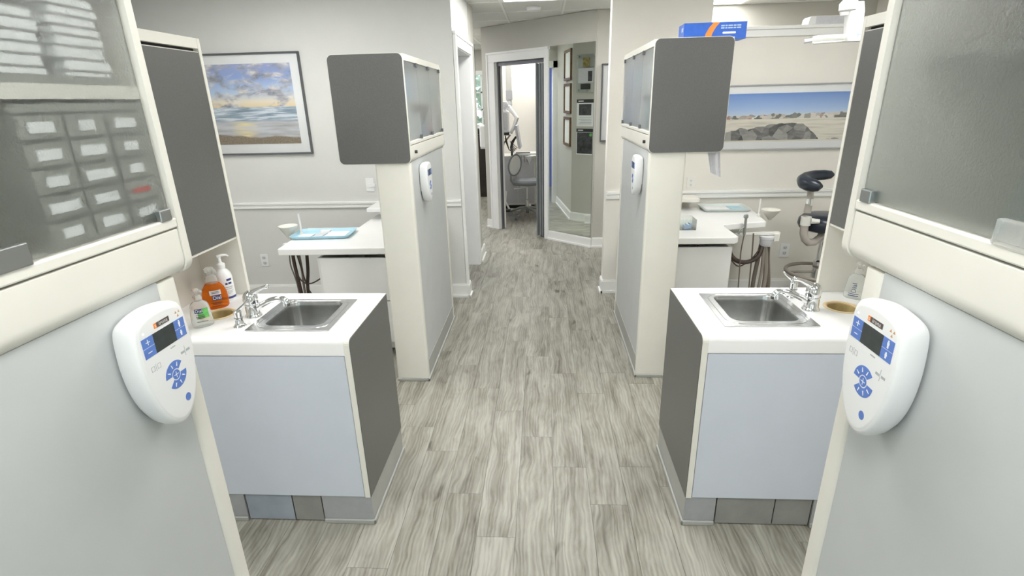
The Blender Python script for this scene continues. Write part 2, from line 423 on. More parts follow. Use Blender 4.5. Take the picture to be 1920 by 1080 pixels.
# ceiling: T-bar grid, tiles and troffers
GX, GY, GS = -.40, 5.545, .612
ce = struct('ceiling', B(-4.4, 3.9, -2.2, 10.8, CEIL+.06, CEIL+.16), M['wall'], 'suspended ceiling of white acoustic tiles in a metal grid')
ncol = (-7, 7); nrow = (-13, 9)
grid = MB()
for k in range(ncol[0], ncol[1]+1): grid.box(GX+GS*k-.012, GX+GS*k+.012, -2.2, 10.8, CEIL, CEIL+.006)
for k in range(nrow[0], nrow[1]+1): grid.box(-4.4, 3.9, GY+GS*k-.012, GY+GS*k+.012, CEIL-.001, CEIL+.006)
g = mesh_obj('ceiling_grid', grid, 'trim'); g.parent = ce
TR = []      # troffers: (col, row) start cells, 1 x 2
for (c, r, lab) in ((0,-2,'bright ceiling light panel over the corridor before the angled doorway'), (0,-6,'ceiling light panel over the corridor between the two cabinet towers'),
                  (0,-10,'ceiling light panel over the corridor between the frosted glass cabinets'),
                  (-3,-5,'ceiling light panel over the desk beneath the sunset picture'), (-3,-9,'ceiling light panel beside the soap bottle niche'),
                  (3,-5,'ceiling light panel over the desk beneath the rocky beach picture'), (3,-9,'ceiling light panel beside the niche with one clear bottle'),
                  (3,-1,'ceiling light panel seen above the ledge of the low partition'), (-3,2,'ceiling light panel in the back hallway'), (-3,5,'ceiling light panel by the hallway window'),
                  (0,4,'ceiling light panel in the room behind the folding door'), (-5,1,'unseen ceiling light panel added to brighten the blue room off the hallway')):  # last panel is added, unseen, to brighten the unlit blue room
    TR.append((c, r))
    x0 = GX+GS*c; y0 = GY+GS*r
    t = thing('ceiling_light', lab, 'ceiling light', (x0+GS/2, y0+GS, CEIL), 'ceiling light panels')
    fr = MB(); fr.box(x0+.014, x0+GS-.014, y0+.014, y0+.04, CEIL-.004, CEIL+.05); fr.box(x0+.014, x0+GS-.014, y0+2*GS-.04, y0+2*GS-.014, CEIL-.004, CEIL+.05)
    fr.box(x0+.014, x0+.04, y0+.04, y0+2*GS-.04, CEIL-.004, CEIL+.05); fr.box(x0+GS-.04, x0+GS-.014, y0+.04, y0+2*GS-.04, CEIL-.004, CEIL+.05)
    part(t, 'frame', fr, 'trim'); part(t, 'diffuser', B(x0+.04, x0+GS-.04, y0+.04, y0+2*GS-.04, CEIL+.004, CEIL+.012), 'lamp')
taken = {(c, r+k) for c, r in TR for k in (0, 1)}
t0 = None; field = MB()
for c in range(ncol[0], ncol[1]):
    for r in range(nrow[0], nrow[1]):
        if (c, r) in taken: continue
        x0 = GX+GS*c+.013; y0 = GY+GS*r+.013
        if -2 <= c <= 3 and -1 <= r <= 4:
            if t0 is None: t0 = o = mesh_obj('ceiling_tile', B(0, GS-.026, 0, GS-.026, 0, .015), 'tile')
            else: o = t0.copy(); COL.objects.link(o)
            o.location = (x0, y0, CEIL+.004); o.parent = ce
        else: field.box(x0, x0+GS-.026, y0, y0+GS-.026, CEIL+.004, CEIL+.019)
fo = mesh_obj('ceiling_tile_field', field, 'tile'); fo.parent = ce; fo['kind'] = 'stuff'

# walls
YL, YR = 4.50, 4.60
struct('wall_left', B(-3.43, -3.30, -2.2, 4.62, 0, CEIL), M['wall'], 'pale grey side wall of the room with the sunset picture')
struct('wall_back_left', B(-3.30, -.71, YL, YL+.12, 0, CEIL), M['wall'], 'pale grey wall carrying the sunset beach picture')
struct('wall_right', B(3.40, 3.53, -2.2, 9.2, 0, CEIL), M['wallw'], 'cream side wall of the room with the rocky beach picture')
struct('wall_stub_right', B(.54, 1.31, YR, YR+.12, 0, CEIL), M['wallw'], 'full-height cream wall beside the rocky beach picture')
struct('wall_back_right', B(1.31, 3.40, YR, YR+.12, 0, 2.13), M['wallw'], 'cream partition wall carrying the rocky beach picture')
struct('trim_1', B(1.31, 3.40, YR-.03, YR+.15, 2.165, 2.19).box(1.31, 3.40, YR-.018, YR, 2.115, 2.165).box(1.31, 3.40, YR, YR+.12, 2.13, 2.165), M['trim'], 'white ledge capping the partition behind the rocky beach picture', bevel=.004)
struct('wall_front', MB().box(-3.43, -1.6, -2.3, -2.2, 0, CEIL).box(1.6, 3.53, -2.3, -2.2, 0, CEIL).box(-1.6, 1.6, -2.3, -2.2, 2.2, CEIL).box(-1.6, 1.6, -2.3, -2.2, 0, .8), M['wall'], 'wall with a wide window at the near end of the corridor')
# far left: wall segment with 45 degree cut corner, hallway wall
def zp(p, q, h): return (p, q, h)
CH0, CH1 = (-.70, 5.82), (-.985, 6.09)
struct('wall_left_far', MB().prism([(-.83, 5.50), (-.70, 5.50), CH0, CH1, (-2.40, 6.05), (-2.40, 5.93), (-1.03, 5.97), (-.83, 5.78)], zp, 0, CEIL), M['sage'], 'cut-corner wall between the cased opening and the hallway')
struct('wall_hall', MB().box(-2.50, -2.40, 5.93, 6.12, 0, CEIL).box(-2.50, -2.40, 7.02, 10.4, 0, CEIL).box(-2.50, -2.40, 6.12, 7.02, 2.17, CEIL), M['sage'], 'sage hallway side wall with an open doorway to a blue room')
struct('wall_left_header', B(-.83, -.71, 4.62, 5.50, 2.12, CEIL), M['wall'], 'wall above the cased opening by the sunset picture room')
struct('wall_blue_room', MB().box(-4.3, -4.2, 5.2, 8.6, 0, CEIL).box(-4.2, -2.5, 5.2, 5.3, 0, CEIL).box(-4.2, -2.5, 8.5, 8.6, 0, CEIL), M['bluewall'], 'wall coloured to look blue-lit in the room off the hallway')
struct('wall_hall_end', MB().box(-4.4, -1.75, 10.4, 10.5, 0, CEIL).box(-.95, 3.5, 10.4, 10.5, 0, CEIL).box(-1.75, -.95, 10.4, 10.5, 2.15, CEIL).box(-1.75, -.95, 10.4, 10.5, 0, 1.24), M['sage'], 'sage end wall of the hallway with a bright window')
struct('wall_hall_left', B(-4.4, -4.3, 5.0, 10.5, 0, CEIL), M['sage'], 'far side wall of the hallway')
# angled wall
ANG = R(-40.7); dv = Vector((math.cos(ANG), math.sin(ANG), 0)); nv = Vector((-dv.y, dv.x, 0)); P0 = Vector((.31, 6.39, 0))
def aw(u, d, z): return P0+dv*u+nv*d+Vector((0,0,z))
def abox(mb, u0, u1, d0, d1, z0, z1):
    o = len(mb.v)
    t = MB().box(u0, u1, d0, d1, z0, z1); mb.add([aw(p.x, p.y, p.z) for p in t.v], t.f); return mb
DI0, DI1, DH = -1.207, -.378, 2.152
m = MB(); abox(m, -1.45, DI0, 0, .12, 0, CEIL); abox(m, DI1, .345, 0, .12, 0, CEIL); abox(m, DI0, DI1, 0, .12, DH, CEIL)
struct('wall_angled', m, M['sage'], 'angled sage wall with a cased doorway and a tall mirror')
struct('wall_far_right', B(.565, 3.40, 6.185, 6.30, 0, CEIL), M['sage'], 'sage wall facing down the corridor beside the tall mirror')
pe = aw(-1.45, 0, 0)
struct('wall_xray_left', B(pe.x, pe.x+.09, pe.y+.05, 9.1, 0, CEIL), M['wallw'], 'white side wall of the room behind the folding door')
struct('wall_xray_back', B(pe.x, 3.4, 9.1, 9.2, 0, CEIL), M['wallw'], 'white end wall of the room behind the folding door')

# casings and door frames
m = MB()
abox(m, DI0-.135, DI0, -.022, 0, 0, DH); abox(m, DI1, DI1+.062, -.022, 0, 0, DH); abox(m, DI0-.135, DI1+.062, -.022, 0, DH, DH+.112)
abox(m, DI0-.140, DI0-.112, -.03, -.001, 0, DH+.088); abox(m, DI0-.140, DI1+.062, -.03, -.001, DH+.089, DH+.116)
abox(m, DI0-.01, DI0+.004, 0, .12, 0, DH)
dr = struct('door_1', m, M['trim'], 'white cased doorway frame around the folding door', bevel=.003)
tr = MB(); abox(tr, DI0+.012, DI1, .02, .075, DH-.045, DH-.004); abox(tr, DI0+.006, DI0+.03, .03, .06, 0, DH)
q = part(dr, 'door_track', tr, 'alum', label='dark metal track of the folding door')
# cased opening at left of corridor
m = MB().box(-.712, -.690, 4.515, 4.622, 0, 2.118).box(-.712, -.690, 5.50, 5.60, 0, 2.118).box(-.712, -.690, 4.515, 5.60, 2.118, 2.215)
m.box(-.83, -.70, 4.612, 4.622, 0, 2.12).box(-.835, -.70, 5.488, 5.50, 0, 2.12).box(-.83, -.70, 4.622, 5.488, 2.11, 2.122)
m.box(-.708, -.682, 4.505, 4.53, 0, 2.1975).box(-.708, -.682, 4.505, 5.603, 2.1985, 2.224)
struct('door_2', m, M['trim'], 'white cased opening at the corner of the sunset picture wall', bevel=.003)
m = MB().box(-2.40, -2.38, 6.04, 6.12, 0, 2.27).box(-2.40, -2.38, 7.02, 7.11, 0, 2.27).box(-2.40, -2.38, 6.04, 7.11, 2.17, 2.27).box(-2.5, -2.4, 6.112, 6.125, 0, 2.17).box(-2.5, -2.4, 7.015, 7.03, 0, 2.17)
struct('door_3', m, M['trim'], 'white doorway casing in the hallway wall')

# baseboards with shoe moulding and chair rails
def base_y(mb, x0, x1, y, sgn=-1, h=.125):
    mb.box(x0, x1, y, y+sgn*.014, 0, h-.012).box(x0, x1, y, y+sgn*.009, h-.012, h).box(x0, x1, y, y+sgn*.027, 0, .02); return mb
def base_x(mb, x, y0, y1, sgn=1, h=.125):
    mb.box(x, x+sgn*.014, y0, y1, 0, h-.012).box(x, x+sgn*.009, y0, y1, h-.012, h).box(x, x+sgn*.027, y0, y1, 0, .02); return mb
struct('baseboard_left', base_x(base_y(MB(), -3.3, -.683, YL), -.69, 4.475, 4.61), M['trim'], 'white baseboard under the sunset picture')
struct('baseboard_right', base_x(base_y(MB(), .525, 3.4, YR), .54, 4.573, 4.72, -1), M['trim'], 'white baseboard under the rocky beach picture')
m = base_x(MB(), -.70, 5.60, 5.95)
def dbox(mb, a, b, d0, d1, z0, z1):
    a = Vector((a[0], a[1], 0)); b = Vector((b[0], b[1], 0)); d = (b-a).normalized(); nn = Vector((d.y, -d.x, 0))
    L = (b-a).length; t = MB().box(0, L, d0, d1, z0, z1)
    mb.add([a+d*p.x+nn*p.y+Vector((0,0,p.z)) for p in t.v], t.f); return mb
for h0, h1, th in ((0,.113,.014),(.113,.125,.009),(0,.02,.027)):
    dbox(m, CH0, CH1, 0, th, h0, h1); dbox(m, CH1, (-2.38, 6.052), 0, th, h0, h1)
struct('baseboard_left_far', m, M['trim'], 'white baseboard round the cut corner of the hallway')
m = MB()
for h0, h1, th in ((0,.108,.014),(.108,.118,.009),(0,.02,.027)):
    abox(m, DI1+.062, .345, -th, 0, h0, h1); abox(m, -1.45, DI0-.141, -th, 0, h0, h1); m.box(.56, 3.4, 6.185-th, 6.185, h0, h1)
struct('baseboard_angled', m, M['trim'], 'white baseboard under the tall mirror')
m = MB().box(pe.x+.09, 3.4, 9.085, 9.1, 0, .12)
struct('baseboard_xray', m, M['trim'], 'white baseboard in the room behind the folding door')
def rail(name, x0, x1, y, z0, z1, lab):
    h = z1-z0
    struct(name, MB().box(x0, x1, y-.022, y, z0+h*.62, z1).box(x0, x1, y-.012, y, z0+h*.3, z0+h*.62).box(x0, x1, y-.018, y, z0, z0+h*.3), M['trim'], lab, bevel=.003)
rail('trim_2', -3.3, -.71, YL, .843, .897, 'white chair rail on the wall under the sunset picture')
rail('trim_3', .545, 3.4, YR, .868, .932, 'white chair rail on the wall under the rocky beach picture')

# hallway window, near-end window
def window(name, x0, x1, y, z0, z1, lab, nx=2, nz=3, case=.07):
    m = MB().box(x0-case, x0, y-.03, y, z0-case, z1+case).box(x1, x1+case, y-.03, y, z0-case, z1+case).box(x0, x1, y-.03, y, z1, z1+case).box(x0, x1, y-.03, y, z0-case, z0)
    for k in range(1, nx): xx = x0+(x1-x0)*k/nx; m.box(xx-.015, xx+.015, y+.03, y+.06, z0, z1)
    for k in range(1, nz): zz = z0+(z1-z0)*k/nz; m.box(x0, x1, y+.03, y+.06, zz-.012, zz+.012)
    o = struct(name, m, M['trim'], lab)
    for i in range(nx):
        for j in range(nz):
            part(o, 'pane', B(x0+(x1-x0)*i/nx, x0+(x1-x0)*(i+1)/nx, y+.043, y+.047, z0+(z1-z0)*j/nz, z0+(z1-z0)*(j+1)/nz), 'winglass')
window('window_1', -1.75, -.95, 10.4, 1.24, 2.15, 'white framed window at the end of the hallway', 4, 3)
window('window_2', -1.6, 1.6, -2.28, .8, 2.2, 'wide window at the near end of the corridor', 3, 1)

# ================================================================== STORAGE TOWERS
def tower(side, y0, y1, ylow, zb, zt, lab, ctop, near):
    """tall corridor cabinet: glazed upper box on a slim lower body. side -1 left / +1 right; corridor face at xf"""
    s = side; xf = -.736 if s < 0 else .582
    X = lambda d: xf+s*d                        # d metres away from the corridor
    t = thing('storage_tower', lab, 'cabinet', (X(.2), (y0+y1)/2, 0))
    dl = .21; du = .405
    lowf = .008                                 # lower body set back behind the fascia
    # lower body
    part(t, 'side_panel', B(X(lowf+.004), X(lowf+.02), y0+.055, ylow-.052, .125, zb+.005), 'grey', label='light grey laminate side panel')
    part(t, 'back_panel', B(X(dl-.015), X(dl), y0+.02, ylow-.02, 0, zb), 'cream')
    for a, b in ((y0+.008, y0+.055), (ylow-.052, ylow)):
        m = MB().prism(rrect(min(X(lowf), X(dl)), max(X(lowf), X(dl)), a, b, .012, 4), zp, .018, zb)
        part(t, 'end_panel', m, 'cream', smooth=True, label='cream end panel with rounded edge')
    part(t, 'kick_strip', B(X(lowf+.001), X(lowf+.012), y0+.055, ylow-.052, .004, .125), 'base')
    m = MB().box(X(lowf-.008), X(dl), y0, y0+.008, 0, .018).box(X(lowf-.008), X(dl), ylow, ylow+.008, 0, .018).box(X(lowf-.008), X(lowf+.004), y0, ylow, 0, .018)
    part(t, 'base_trim', m, 'base', bevel=.003)
    # upper box
    gz0 = zb+.115; gz1 = zt-.035
    carc = MB().box(X(.012), X(du), y0+.015, y1-.015, zt-.018, zt).box(X(.03), X(du), y0+.015, y1-.015, zb+.012, zb+.03)
    carc.box(X(du-.012), X(du), y0+.015, y1-.015, zb+.03, zt-.018)
    part(t, 'carcass', carc, 'cream')
    part(t, 'top_rail', B(X(0), X(.014), y0+.018, y1-.018, gz1+.002, zt), 'cream', bevel=.002)
    # fascia with rounded lower edge
    fz = zb+.095
    prof = [(0, fz-.002), (0, zb+.03)]+[(.03-.03*math.cos(R(a)), zb+.03-.03*math.sin(R(a))) for a in (15,30,45,60,75,90)]+[(.05, zb), (.05, fz-.002)]
    m = MB().prism(prof, lambda p, q, h: (X(p), h, q), y0+.02, y1-.02)
    fa = part(t, 'fascia', m, 'cream', smooth=True, bevel=.002, label='cream fascia rail with rounded lower edge')
    part(t, 'ledge', B(X(-.003), X(.05), y0+.02, y1-.02, fz+.001, gz0), 'cream', bevel=.003)
    # end panels
    rr = .03
    for a, b, dark in ((y0, y0+.018, True), (y1-.018, y1, False)):
        xa, xb = sorted((X(-.002), X(du)))
        m = MB().prism(rrect(xa, xb, zb-.002, zt+.003, rr, 6), lambda p, q, h: (p, h, q), a, b)
        e = part(t, 'end_panel', m, 'cream', smooth=True, label='cream upper end panel')
        if dark:
            m = MB().prism(rrect(xa+.003, xb-.003, zb+.001, zt, rr-.002, 6), lambda p, q, h: (p, h, q), a-.0025, a)
            part(e, 'end_laminate', m, 'dark', smooth=True, label='charcoal textured laminate with rounded corners')
    # shelf, door panes, pivots
    zs = zb+.36 if near else zb+.33
    part(t, 'shelf', B(X(.011 if s < 0 and near else .06), X(du-.015), y0+.02, y1-.02, zs-.022 if s < 0 or not near else zs-.008, zs), 'cream' if s < 0 or not near else 'drawer')
    ya, yb = y0+.026, y1-.026
    if near: cuts = [ya, y1-.68, y1-.365, yb]
    else: cuts = [ya, ya+(yb-ya)*.31, ya+(yb-ya)*.64, yb]
    for i in range(3):
        a, b = cuts[i]+.002, cuts[i+1]-.002
        d = part(t, 'glass_door', B(X(.004), X(.009), a, b, gz0+.003, gz1), 'frost' if near else 'frostfar', label='frosted pebbled glass door')
        for yy in ((b-.036, b-.006),) if not near or i == 2 else ((b-.03, b+.034),):
            hh = .032 if (near and i < 2) else .022
            mm = 'whiteclear' if (near and i < 2 and s > 0) else ('nickel' if near else 'alum')
            part(d, 'pivot_clip', B(X(-.006), X(.014), yy[0], yy[1], gz0-.001, gz0+hh), mm, bevel=.002)
            part(d, 'pivot_clip', B(X(-.006), X(.014), yy[0], yy[1], gz1-hh+.004, gz1+.004), mm, bevel=.002)
    if not near:
        kb = MB().cyl((X(0), y0+.115, zb+.053), (X(-.014), y0+.115, zb+.053), .009)
        part(fa, 'lock_knob', kb, 'black', smooth=True)
    return dict(X=X, zs=zs, zb=zb, y0=y0, y1=y1, thing=t)

TNL = tower(-1, -.06, 1.014, .968, 1.380, 1.945, 'tall frosted glass cabinet holding the drawer organizer and cassette stacks', 1, True)
TNR = tower(1, -.06, 1.024, .955, 1.397, 1.98, 'tall frosted glass cabinet facing the drawer organizer cabinet', 1, True)
TFL = tower(-1, 2.950, 4.012, 4.004, 1.380, 1.945, 'tall cream cabinet with charcoal end panel beside the sunset picture', 1, False)
TFR = tower(1, 3.020, 4.122, 4.112, 1.405, 1.98, 'tall cream cabinet with charcoal end panel beneath the blue carton', 1, False)

# contents behind the frosted glass
def organizer():
    X = TNL['X']; ya, yb = .735, .985; z0, z1 = 1.500, 1.712
    t = thing('drawer_organizer', 'grey drawer organizer with white labels behind frosted glass', 'organizer', (X(.1), .86, TNL['zb']+.03))
    part(t, 'body', MB().box(X(.052), X(.2), ya, yb, TNL['zb']+.0305, z1).box(X(.0195), X(.052), ya, yb, 1.4965, z1).box(X(.014), X(.0195), ya, yb, z1-.012, z1), 'drawer')
    cols, rows = 3, 5; w = (yb-ya)/cols; h = (z1-.014-z0)/rows
    for r in range(rows):
        for c in range(cols):
            y = ya+w*c; z = z0+h*r
            d = part(t, 'drawer', B(X(.0135), X(.0194), y+.003, y+w-.003, z+.003, z+h-.003), 'drawer', bevel=.001)
            if (r, c) == (1, 2):
                part(d, 'drawer_label', B(X(.012), X(.0134), y+.018, y+w-.022, z+.016, z+.024), 'red', label='reddish drawer label')
            else:
                e = random.uniform(-.006, .008)
                part(d, 'drawer_label', B(X(.012), X(.0134), y+.020-e, y+w-.022+e, z+.012, z+h-.012), 'paper')
organizer()
zs = TNL['zs']; X = TNL['X']
ORD = ['lowest', 'second from lowest', 'third from lowest', 'fourth from lowest', 'fifth from lowest', 'sixth from lowest', 'seventh from lowest', 'eighth from lowest']
single('liner_tray', MB().box(X(.0135), X(.20), .66, .955, zs+.0005, zs+.008).box(X(.012), X(.0135), .66, .955, zs+.0005, zs+.013), 'drawer', 'dark tray lying on the upper shelf under the cassette stacks', 'tray')
for k, (ya, yb, n, h, lab) in enumerate(((.735, .815, 6, .017, 'white cassette of the shorter stack on the dark tray'), (.848, .938, 8, .019, 'white cassette of the taller stack on the dark tray'))):
    z = zs+.0082
    for i in range(n):
        hh = h*random.uniform(.8, 1.15); e = random.uniform(-.006, .006)
        if z+hh > TNL['zs']+.168: break
        t = thing('instrument_cassette', ORD[i]+' '+lab, 'cassette', (X(.08), (ya+yb)/2+e, z), ['stack of white cassettes', 'taller stack of white cassettes'][k])
        part(t, 'shell', B(X(.014), X(.14), ya+e, yb+e, z, z+hh-.0055), 'paper', bevel=.001)
        part(t, 'gap_shade_strip', B(X(.017), X(.138), ya+e+.003, yb+e-.003, z+hh-.0055, z+hh-.0018), 'kickdark')  # dark strip stands in for the shaded gap between stacked cassettes
        z += hh-.0017
# right near cabinet
X = TNR['X']; zs = TNR['zs']; zl = TNR['zb']+.0305
for (ya, yb, za, hh, m_, lab, d0) in ((.30, .62, zs+.0005, .07, 'black', 'long dark case on the upper shelf behind frosted glass', .12),
                                  (.66, .86, zl, .13, 'teal', 'teal carton standing behind frosted glass', .2), (.42, .63, zl, .10, 'lightblue', 'pale blue carton standing behind frosted glass', .2),
                                  (.20, .40, zl, .15, 'drawer', 'grey carton standing behind frosted glass', .2), (.68, .90, zs+.0005, .05, 'drawer', 'low grey box on the upper shelf behind frosted glass', .2)):
    t = thing('supply_carton', lab, 'carton', (X(d0+.07), (ya+yb)/2, za))
    part(t, 'box', B(X(d0), X(d0+.15), ya, yb, za, za+hh), m_, bevel=.003)
    part(t, 'lid', B(X(d0-.003), X(d0+.153), ya-.003, yb+.003, za+hh-.014, za+hh+.001), m_, bevel=.002)
for T_, where, spec in ((TFL, 'in the glass cabinet beside the sunset picture', ((0,.06,.25,.27,'paper','tall white'),(0,.27,.47,.22,'paper','wide white'),(0,.52,.66,.17,'lightblue','pale blue'),(0,.70,.79,.12,'red','small red'),(0,.83,.99,.25,'paper','upright white'),
                                  (1,.08,.36,.15,'lightblue','added long pale blue upper shelf'),(1,.42,.66,.17,'paper','added white upper shelf'),(1,.72,.97,.13,'teal','added low teal upper shelf'))),
                 (TFR, 'in the glass cabinet under the blue carton', ((0,.07,.30,.25,'teal','tall teal'),(0,.34,.60,.22,'paper','wide white'),(0,.64,.80,.27,'palegrey','pale grey'),(0,.84,1.02,.20,'lightblue','pale blue'),
                                  (1,.10,.40,.16,'paper','added long white upper shelf'),(1,.46,.70,.13,'teal','added teal upper shelf'),(1,.76,1.0,.17,'lightblue','added pale blue upper shelf')))):
    X = T_['X']
    for (lev, a, b, hh, m_, lab) in spec:  # cartons enlarged, upper shelf ones added, to brighten the far panes
        za = T_['zb']+.0305 if lev == 0 else T_['zs']+.0005; d0 = .055 if lev == 0 else .064
        t = thing('supply_carton', lab+' carton '+where, 'carton', (X(d0+.07), T_['y0']+(a+b)/2, za))
        part(t, 'box', B(X(d0), X(d0+.15), T_['y0']+a, T_['y0']+b, za, za+hh), m_, bevel=.003)
        part(t, 'lid', B(X(d0-.003), X(d0+.153), T_['y0']+a-.003, T_['y0']+b+.003, za+hh-.014, za+hh+.001), m_, bevel=.002)

# ================================================================== X-RAY CONTROL PANELS
SHIELD = [(0,.111),(.030,.108),(.050,.102),(.060,.093),(.0645,.075),(.067,.045),(.068,.015),(.0645,-.025),(.057,-.058),(.045,-.088),(.030,-.110),(.014,-.122),(0,-.125)]
OUTL = SHIELD+[(-x, y) for x, y in SHIELD[-2:0:-1]]
def smooth_loop(p, it=2):
    for _ in range(it):
        q = []
        for i in range(len(p)):
            a, b = p[i], p[(i+1) % len(p)]
            q += [(.75*a[0]+.25*b[0], .75*a[1]+.25*b[1]), (.25*a[0]+.75*b[0], .25*a[1]+.75*b[1])]
        p = q
    return p
OUTS = smooth_loop(OUTL)
def controller(side, y, z, lab, detail=True, sc=1.0):
    xs = (-.736 if side < 0 else .582)+side*.012
    out = Vector((-side, 0, 0)); rgt = Vector((0, -side, 0)) ; upv = Vector((0,0,1))
    rgt = upv.cross(out)                     # right-hand direction for someone facing the panel
    rot = Matrix((rgt, upv, out)).transposed()
    t = thing('xray_control_panel', lab, 'control panel', (xs, y, z), 'wall control panels', rot)
    def ring(k, w, dy=0): return [Vector((p[0]*k*sc, p[1]*k*sc+dy, w*sc)) for p in OUTS]
    part(t, 'mount_plate', MB().prism(rrect(-.045*sc, .045*sc, -.06*sc, .075*sc, .01, 3), zp, 0, .02*sc), 'offwhite')
    part(t, 'housing', MB().loft([ring(.93, .006), ring(1.0, .016), ring(1.03, .028), ring(1.035, .040), ring(1.02, .047), ring(.99, .0505), ring(.955, .052)]), 'white', smooth=True)
    face = part(t, 'face_plate', MB().loft([ring(.965, .0512), ring(.93, .0530), ring(.90, .0532)]), 'white', smooth=True)
    def dec(name, mb, m, lab=None): return part(face, name, mb, m, label=lab)
    H = .0533*sc
    def rect(u0, u1, v0, v1, h=.0003): return MB().box(u0*sc, u1*sc, v0*sc, v1*sc, H-.0004, H+h*sc)
    dec('display', rect(-.0275, .0275, .034, .071), 'lcd', 'dark display')
    for k, (u0, u1, v0, v1) in enumerate(((-.056, -.028, .053, .071), (-.056, -.028, .034, .052), (.028, .056, .053, .071), (.028, .056, .034, .052))):
        b = dec('button', rect(u0, u1, v0, v1), 'blue', 'blue button')
        if detail:
            cu, cv = (u0+u1)/2, (v0+v1)/2; m = MB()
            def r2(a, b_, c_, d_): m.box(a*sc, b_*sc, c_*sc, d_*sc, H+.0003*sc, H+.0006*sc)
            if k < 2: r2(cu-.005, cu+.005, cv-.0007, cv+.0007)
            if k == 0: r2(cu-.0007, cu+.0007, cv-.005, cv+.005)
            if k >= 2:
                hgt = .0065 if k == 2 else .005
                m.prism([(cu+.0018*math.cos(a*.7), cv+hgt*.8+.0018*math.sin(a*.7)) for a in range(9)], zp, H+.0003, H+.0006)
                r2(cu-.0026, cu+.0026, cv-.001, cv+hgt*.5); r2(cu-.0018, cu+.0018, cv-hgt, cv-.001)
            part(b, 'button_mark', m, 'paper')
    # fan-shaped keys around a round key
    cu, cv = .003, -.026
    for a0, a1 in ((42, 178), (222, 358)):
        pts = [(cu+.0275*math.cos(R(a)), cv+.0275*math.sin(R(a))) for a in range(a0, a1+1, 8)]+[(cu+.0115*math.cos(R(a)), cv+.0115*math.sin(R(a))) for a in range(a1, a0-1, -8)]
        b = dec('fan_button', MB().prism([(p[0]*sc, p[1]*sc) for p in pts], zp, H-.0004, H+.0003), 'blue', 'blue fan-shaped key')
        if detail:
            m = MB()
            for q in (.2, .5, .8):
                a = R(a0+(a1-a0)*q); c0 = Vector((cu+.016*math.cos(a), cv+.016*math.sin(a))); c1 = Vector((cu+.024*math.cos(a), cv+.024*math.sin(a))); n_ = Vector((-math.sin(a), math.cos(a)))*.0014
                m.prism([tuple((c0+n_)*sc), tuple((c0-n_)*sc), tuple((c1-n_*.4)*sc), tuple((c1+n_*.4)*sc)], zp, H+.0003, H+.0006)
            part(b, 'button_mark', m, 'paper')
    b = dec('round_button', MB().prism([((cu+.0095*math.cos(R(a)))*sc, (cv+.0095*math.sin(R(a)))*sc) for a in range(0, 360, 18)], zp, H-.0004, H+.0003), 'blue')
    part(b, 'button_mark', MB().box((cu-.006)*sc, (cu+.006)*sc, (cv-.0006)*sc, (cv+.0006)*sc, H+.0003, H+.0006).box((cu-.0006)*sc, (cu+.0006)*sc, (cv-.006)*sc, (cv+.006)*sc, H+.0003, H+.0006), 'paper')
    dec('release_button', MB().prism([((.018+.0072*math.cos(R(a)))*sc, (-.083+.0082*math.sin(R(a)))*sc) for a in range(0, 360, 18)], zp, H-.0004, H+.0003), 'blue')
    if detail:
        dec('logo_block', rect(-.0125, .0205, .0775, .087), 'logodark'); dec('logo_block', rect(-.0195, -.0126, .0775, .087), 'orange', 'orange logo square')
        dec('logo_text', text_mb('irona', .0105, lambda a, b_: Vector((a+.0045, b_+.0826, H+.0006)), 1.05), 'paper')
        dec('logo_text', text_mb('s', .0105, lambda a, b_: Vector((a-.0158, b_+.0826, H+.0006))), 'paper')
        m = MB()
        for a in (90, 210, 330):
            c0 = Vector((.0445+.0048*math.cos(R(a+180)), .0825+.0048*math.sin(R(a+180))))
            m.prism([(c0.x, c0.y+.0028), (c0.x-.0026, c0.y-.002), (c0.x+.0026, c0.y-.002)], zp, H-.0004, H+.0003)
        dec('radiation_mark', m, 'brown')
        dec('indicator', MB().prism([(-.0475+.0016*math.cos(R(a)), .0795+.0016*math.sin(R(a))) for a in range(0, 360, 30)], zp, H-.0004, H+.0004), 'led')
        m = MB()
        for (u, v, w_, h_) in ((-.046, .011, .0075, .009), (-.031, .011, .0075, .009)):
            for q in (0, 1): m.box(u-w_/2, u+w_/2, v-h_/2+q*h_-.0003, v-h_/2+q*h_+.0003, H-.0004, H+.0003); m.box(u-w_/2+q*w_-.0003, u-w_/2+q*w_+.0003, v-h_/2, v+h_/2, H-.0004, H+.0003)
        m.box(-.0388, -.0382, .004, .018, H-.0004, H+.0003).box(.0395, .0401, -.004, .016, H-.0004, H+.0003)
        for k in range(4): m.box(.028+k*.0027, .0298+k*.0027, .003, .0075, H-.0004, H+.0003).box(.043+k*.0027, .0448+k*.0027, .003, .0075, H-.0004, H+.0003)
        for k in range(5): m.box(.006+k*.0027, .0078+k*.0027, .0255, .028, H-.0004, H+.0003)
        dec('printed_marks', m, 'print')
    return t
controller(-1, .838, 1.2525, 'white shield-shaped control panel on the drawer organizer cabinet')
controller(1, .818, 1.262, 'white shield-shaped control panel on the cabinet facing the drawer organizer cabinet')
controller(-1, 3.225, 1.245, 'white control panel on the cabinet beside the sunset picture', False)
controller(1, 3.255, 1.262, 'white control panel on the cabinet beneath the blue carton', False)

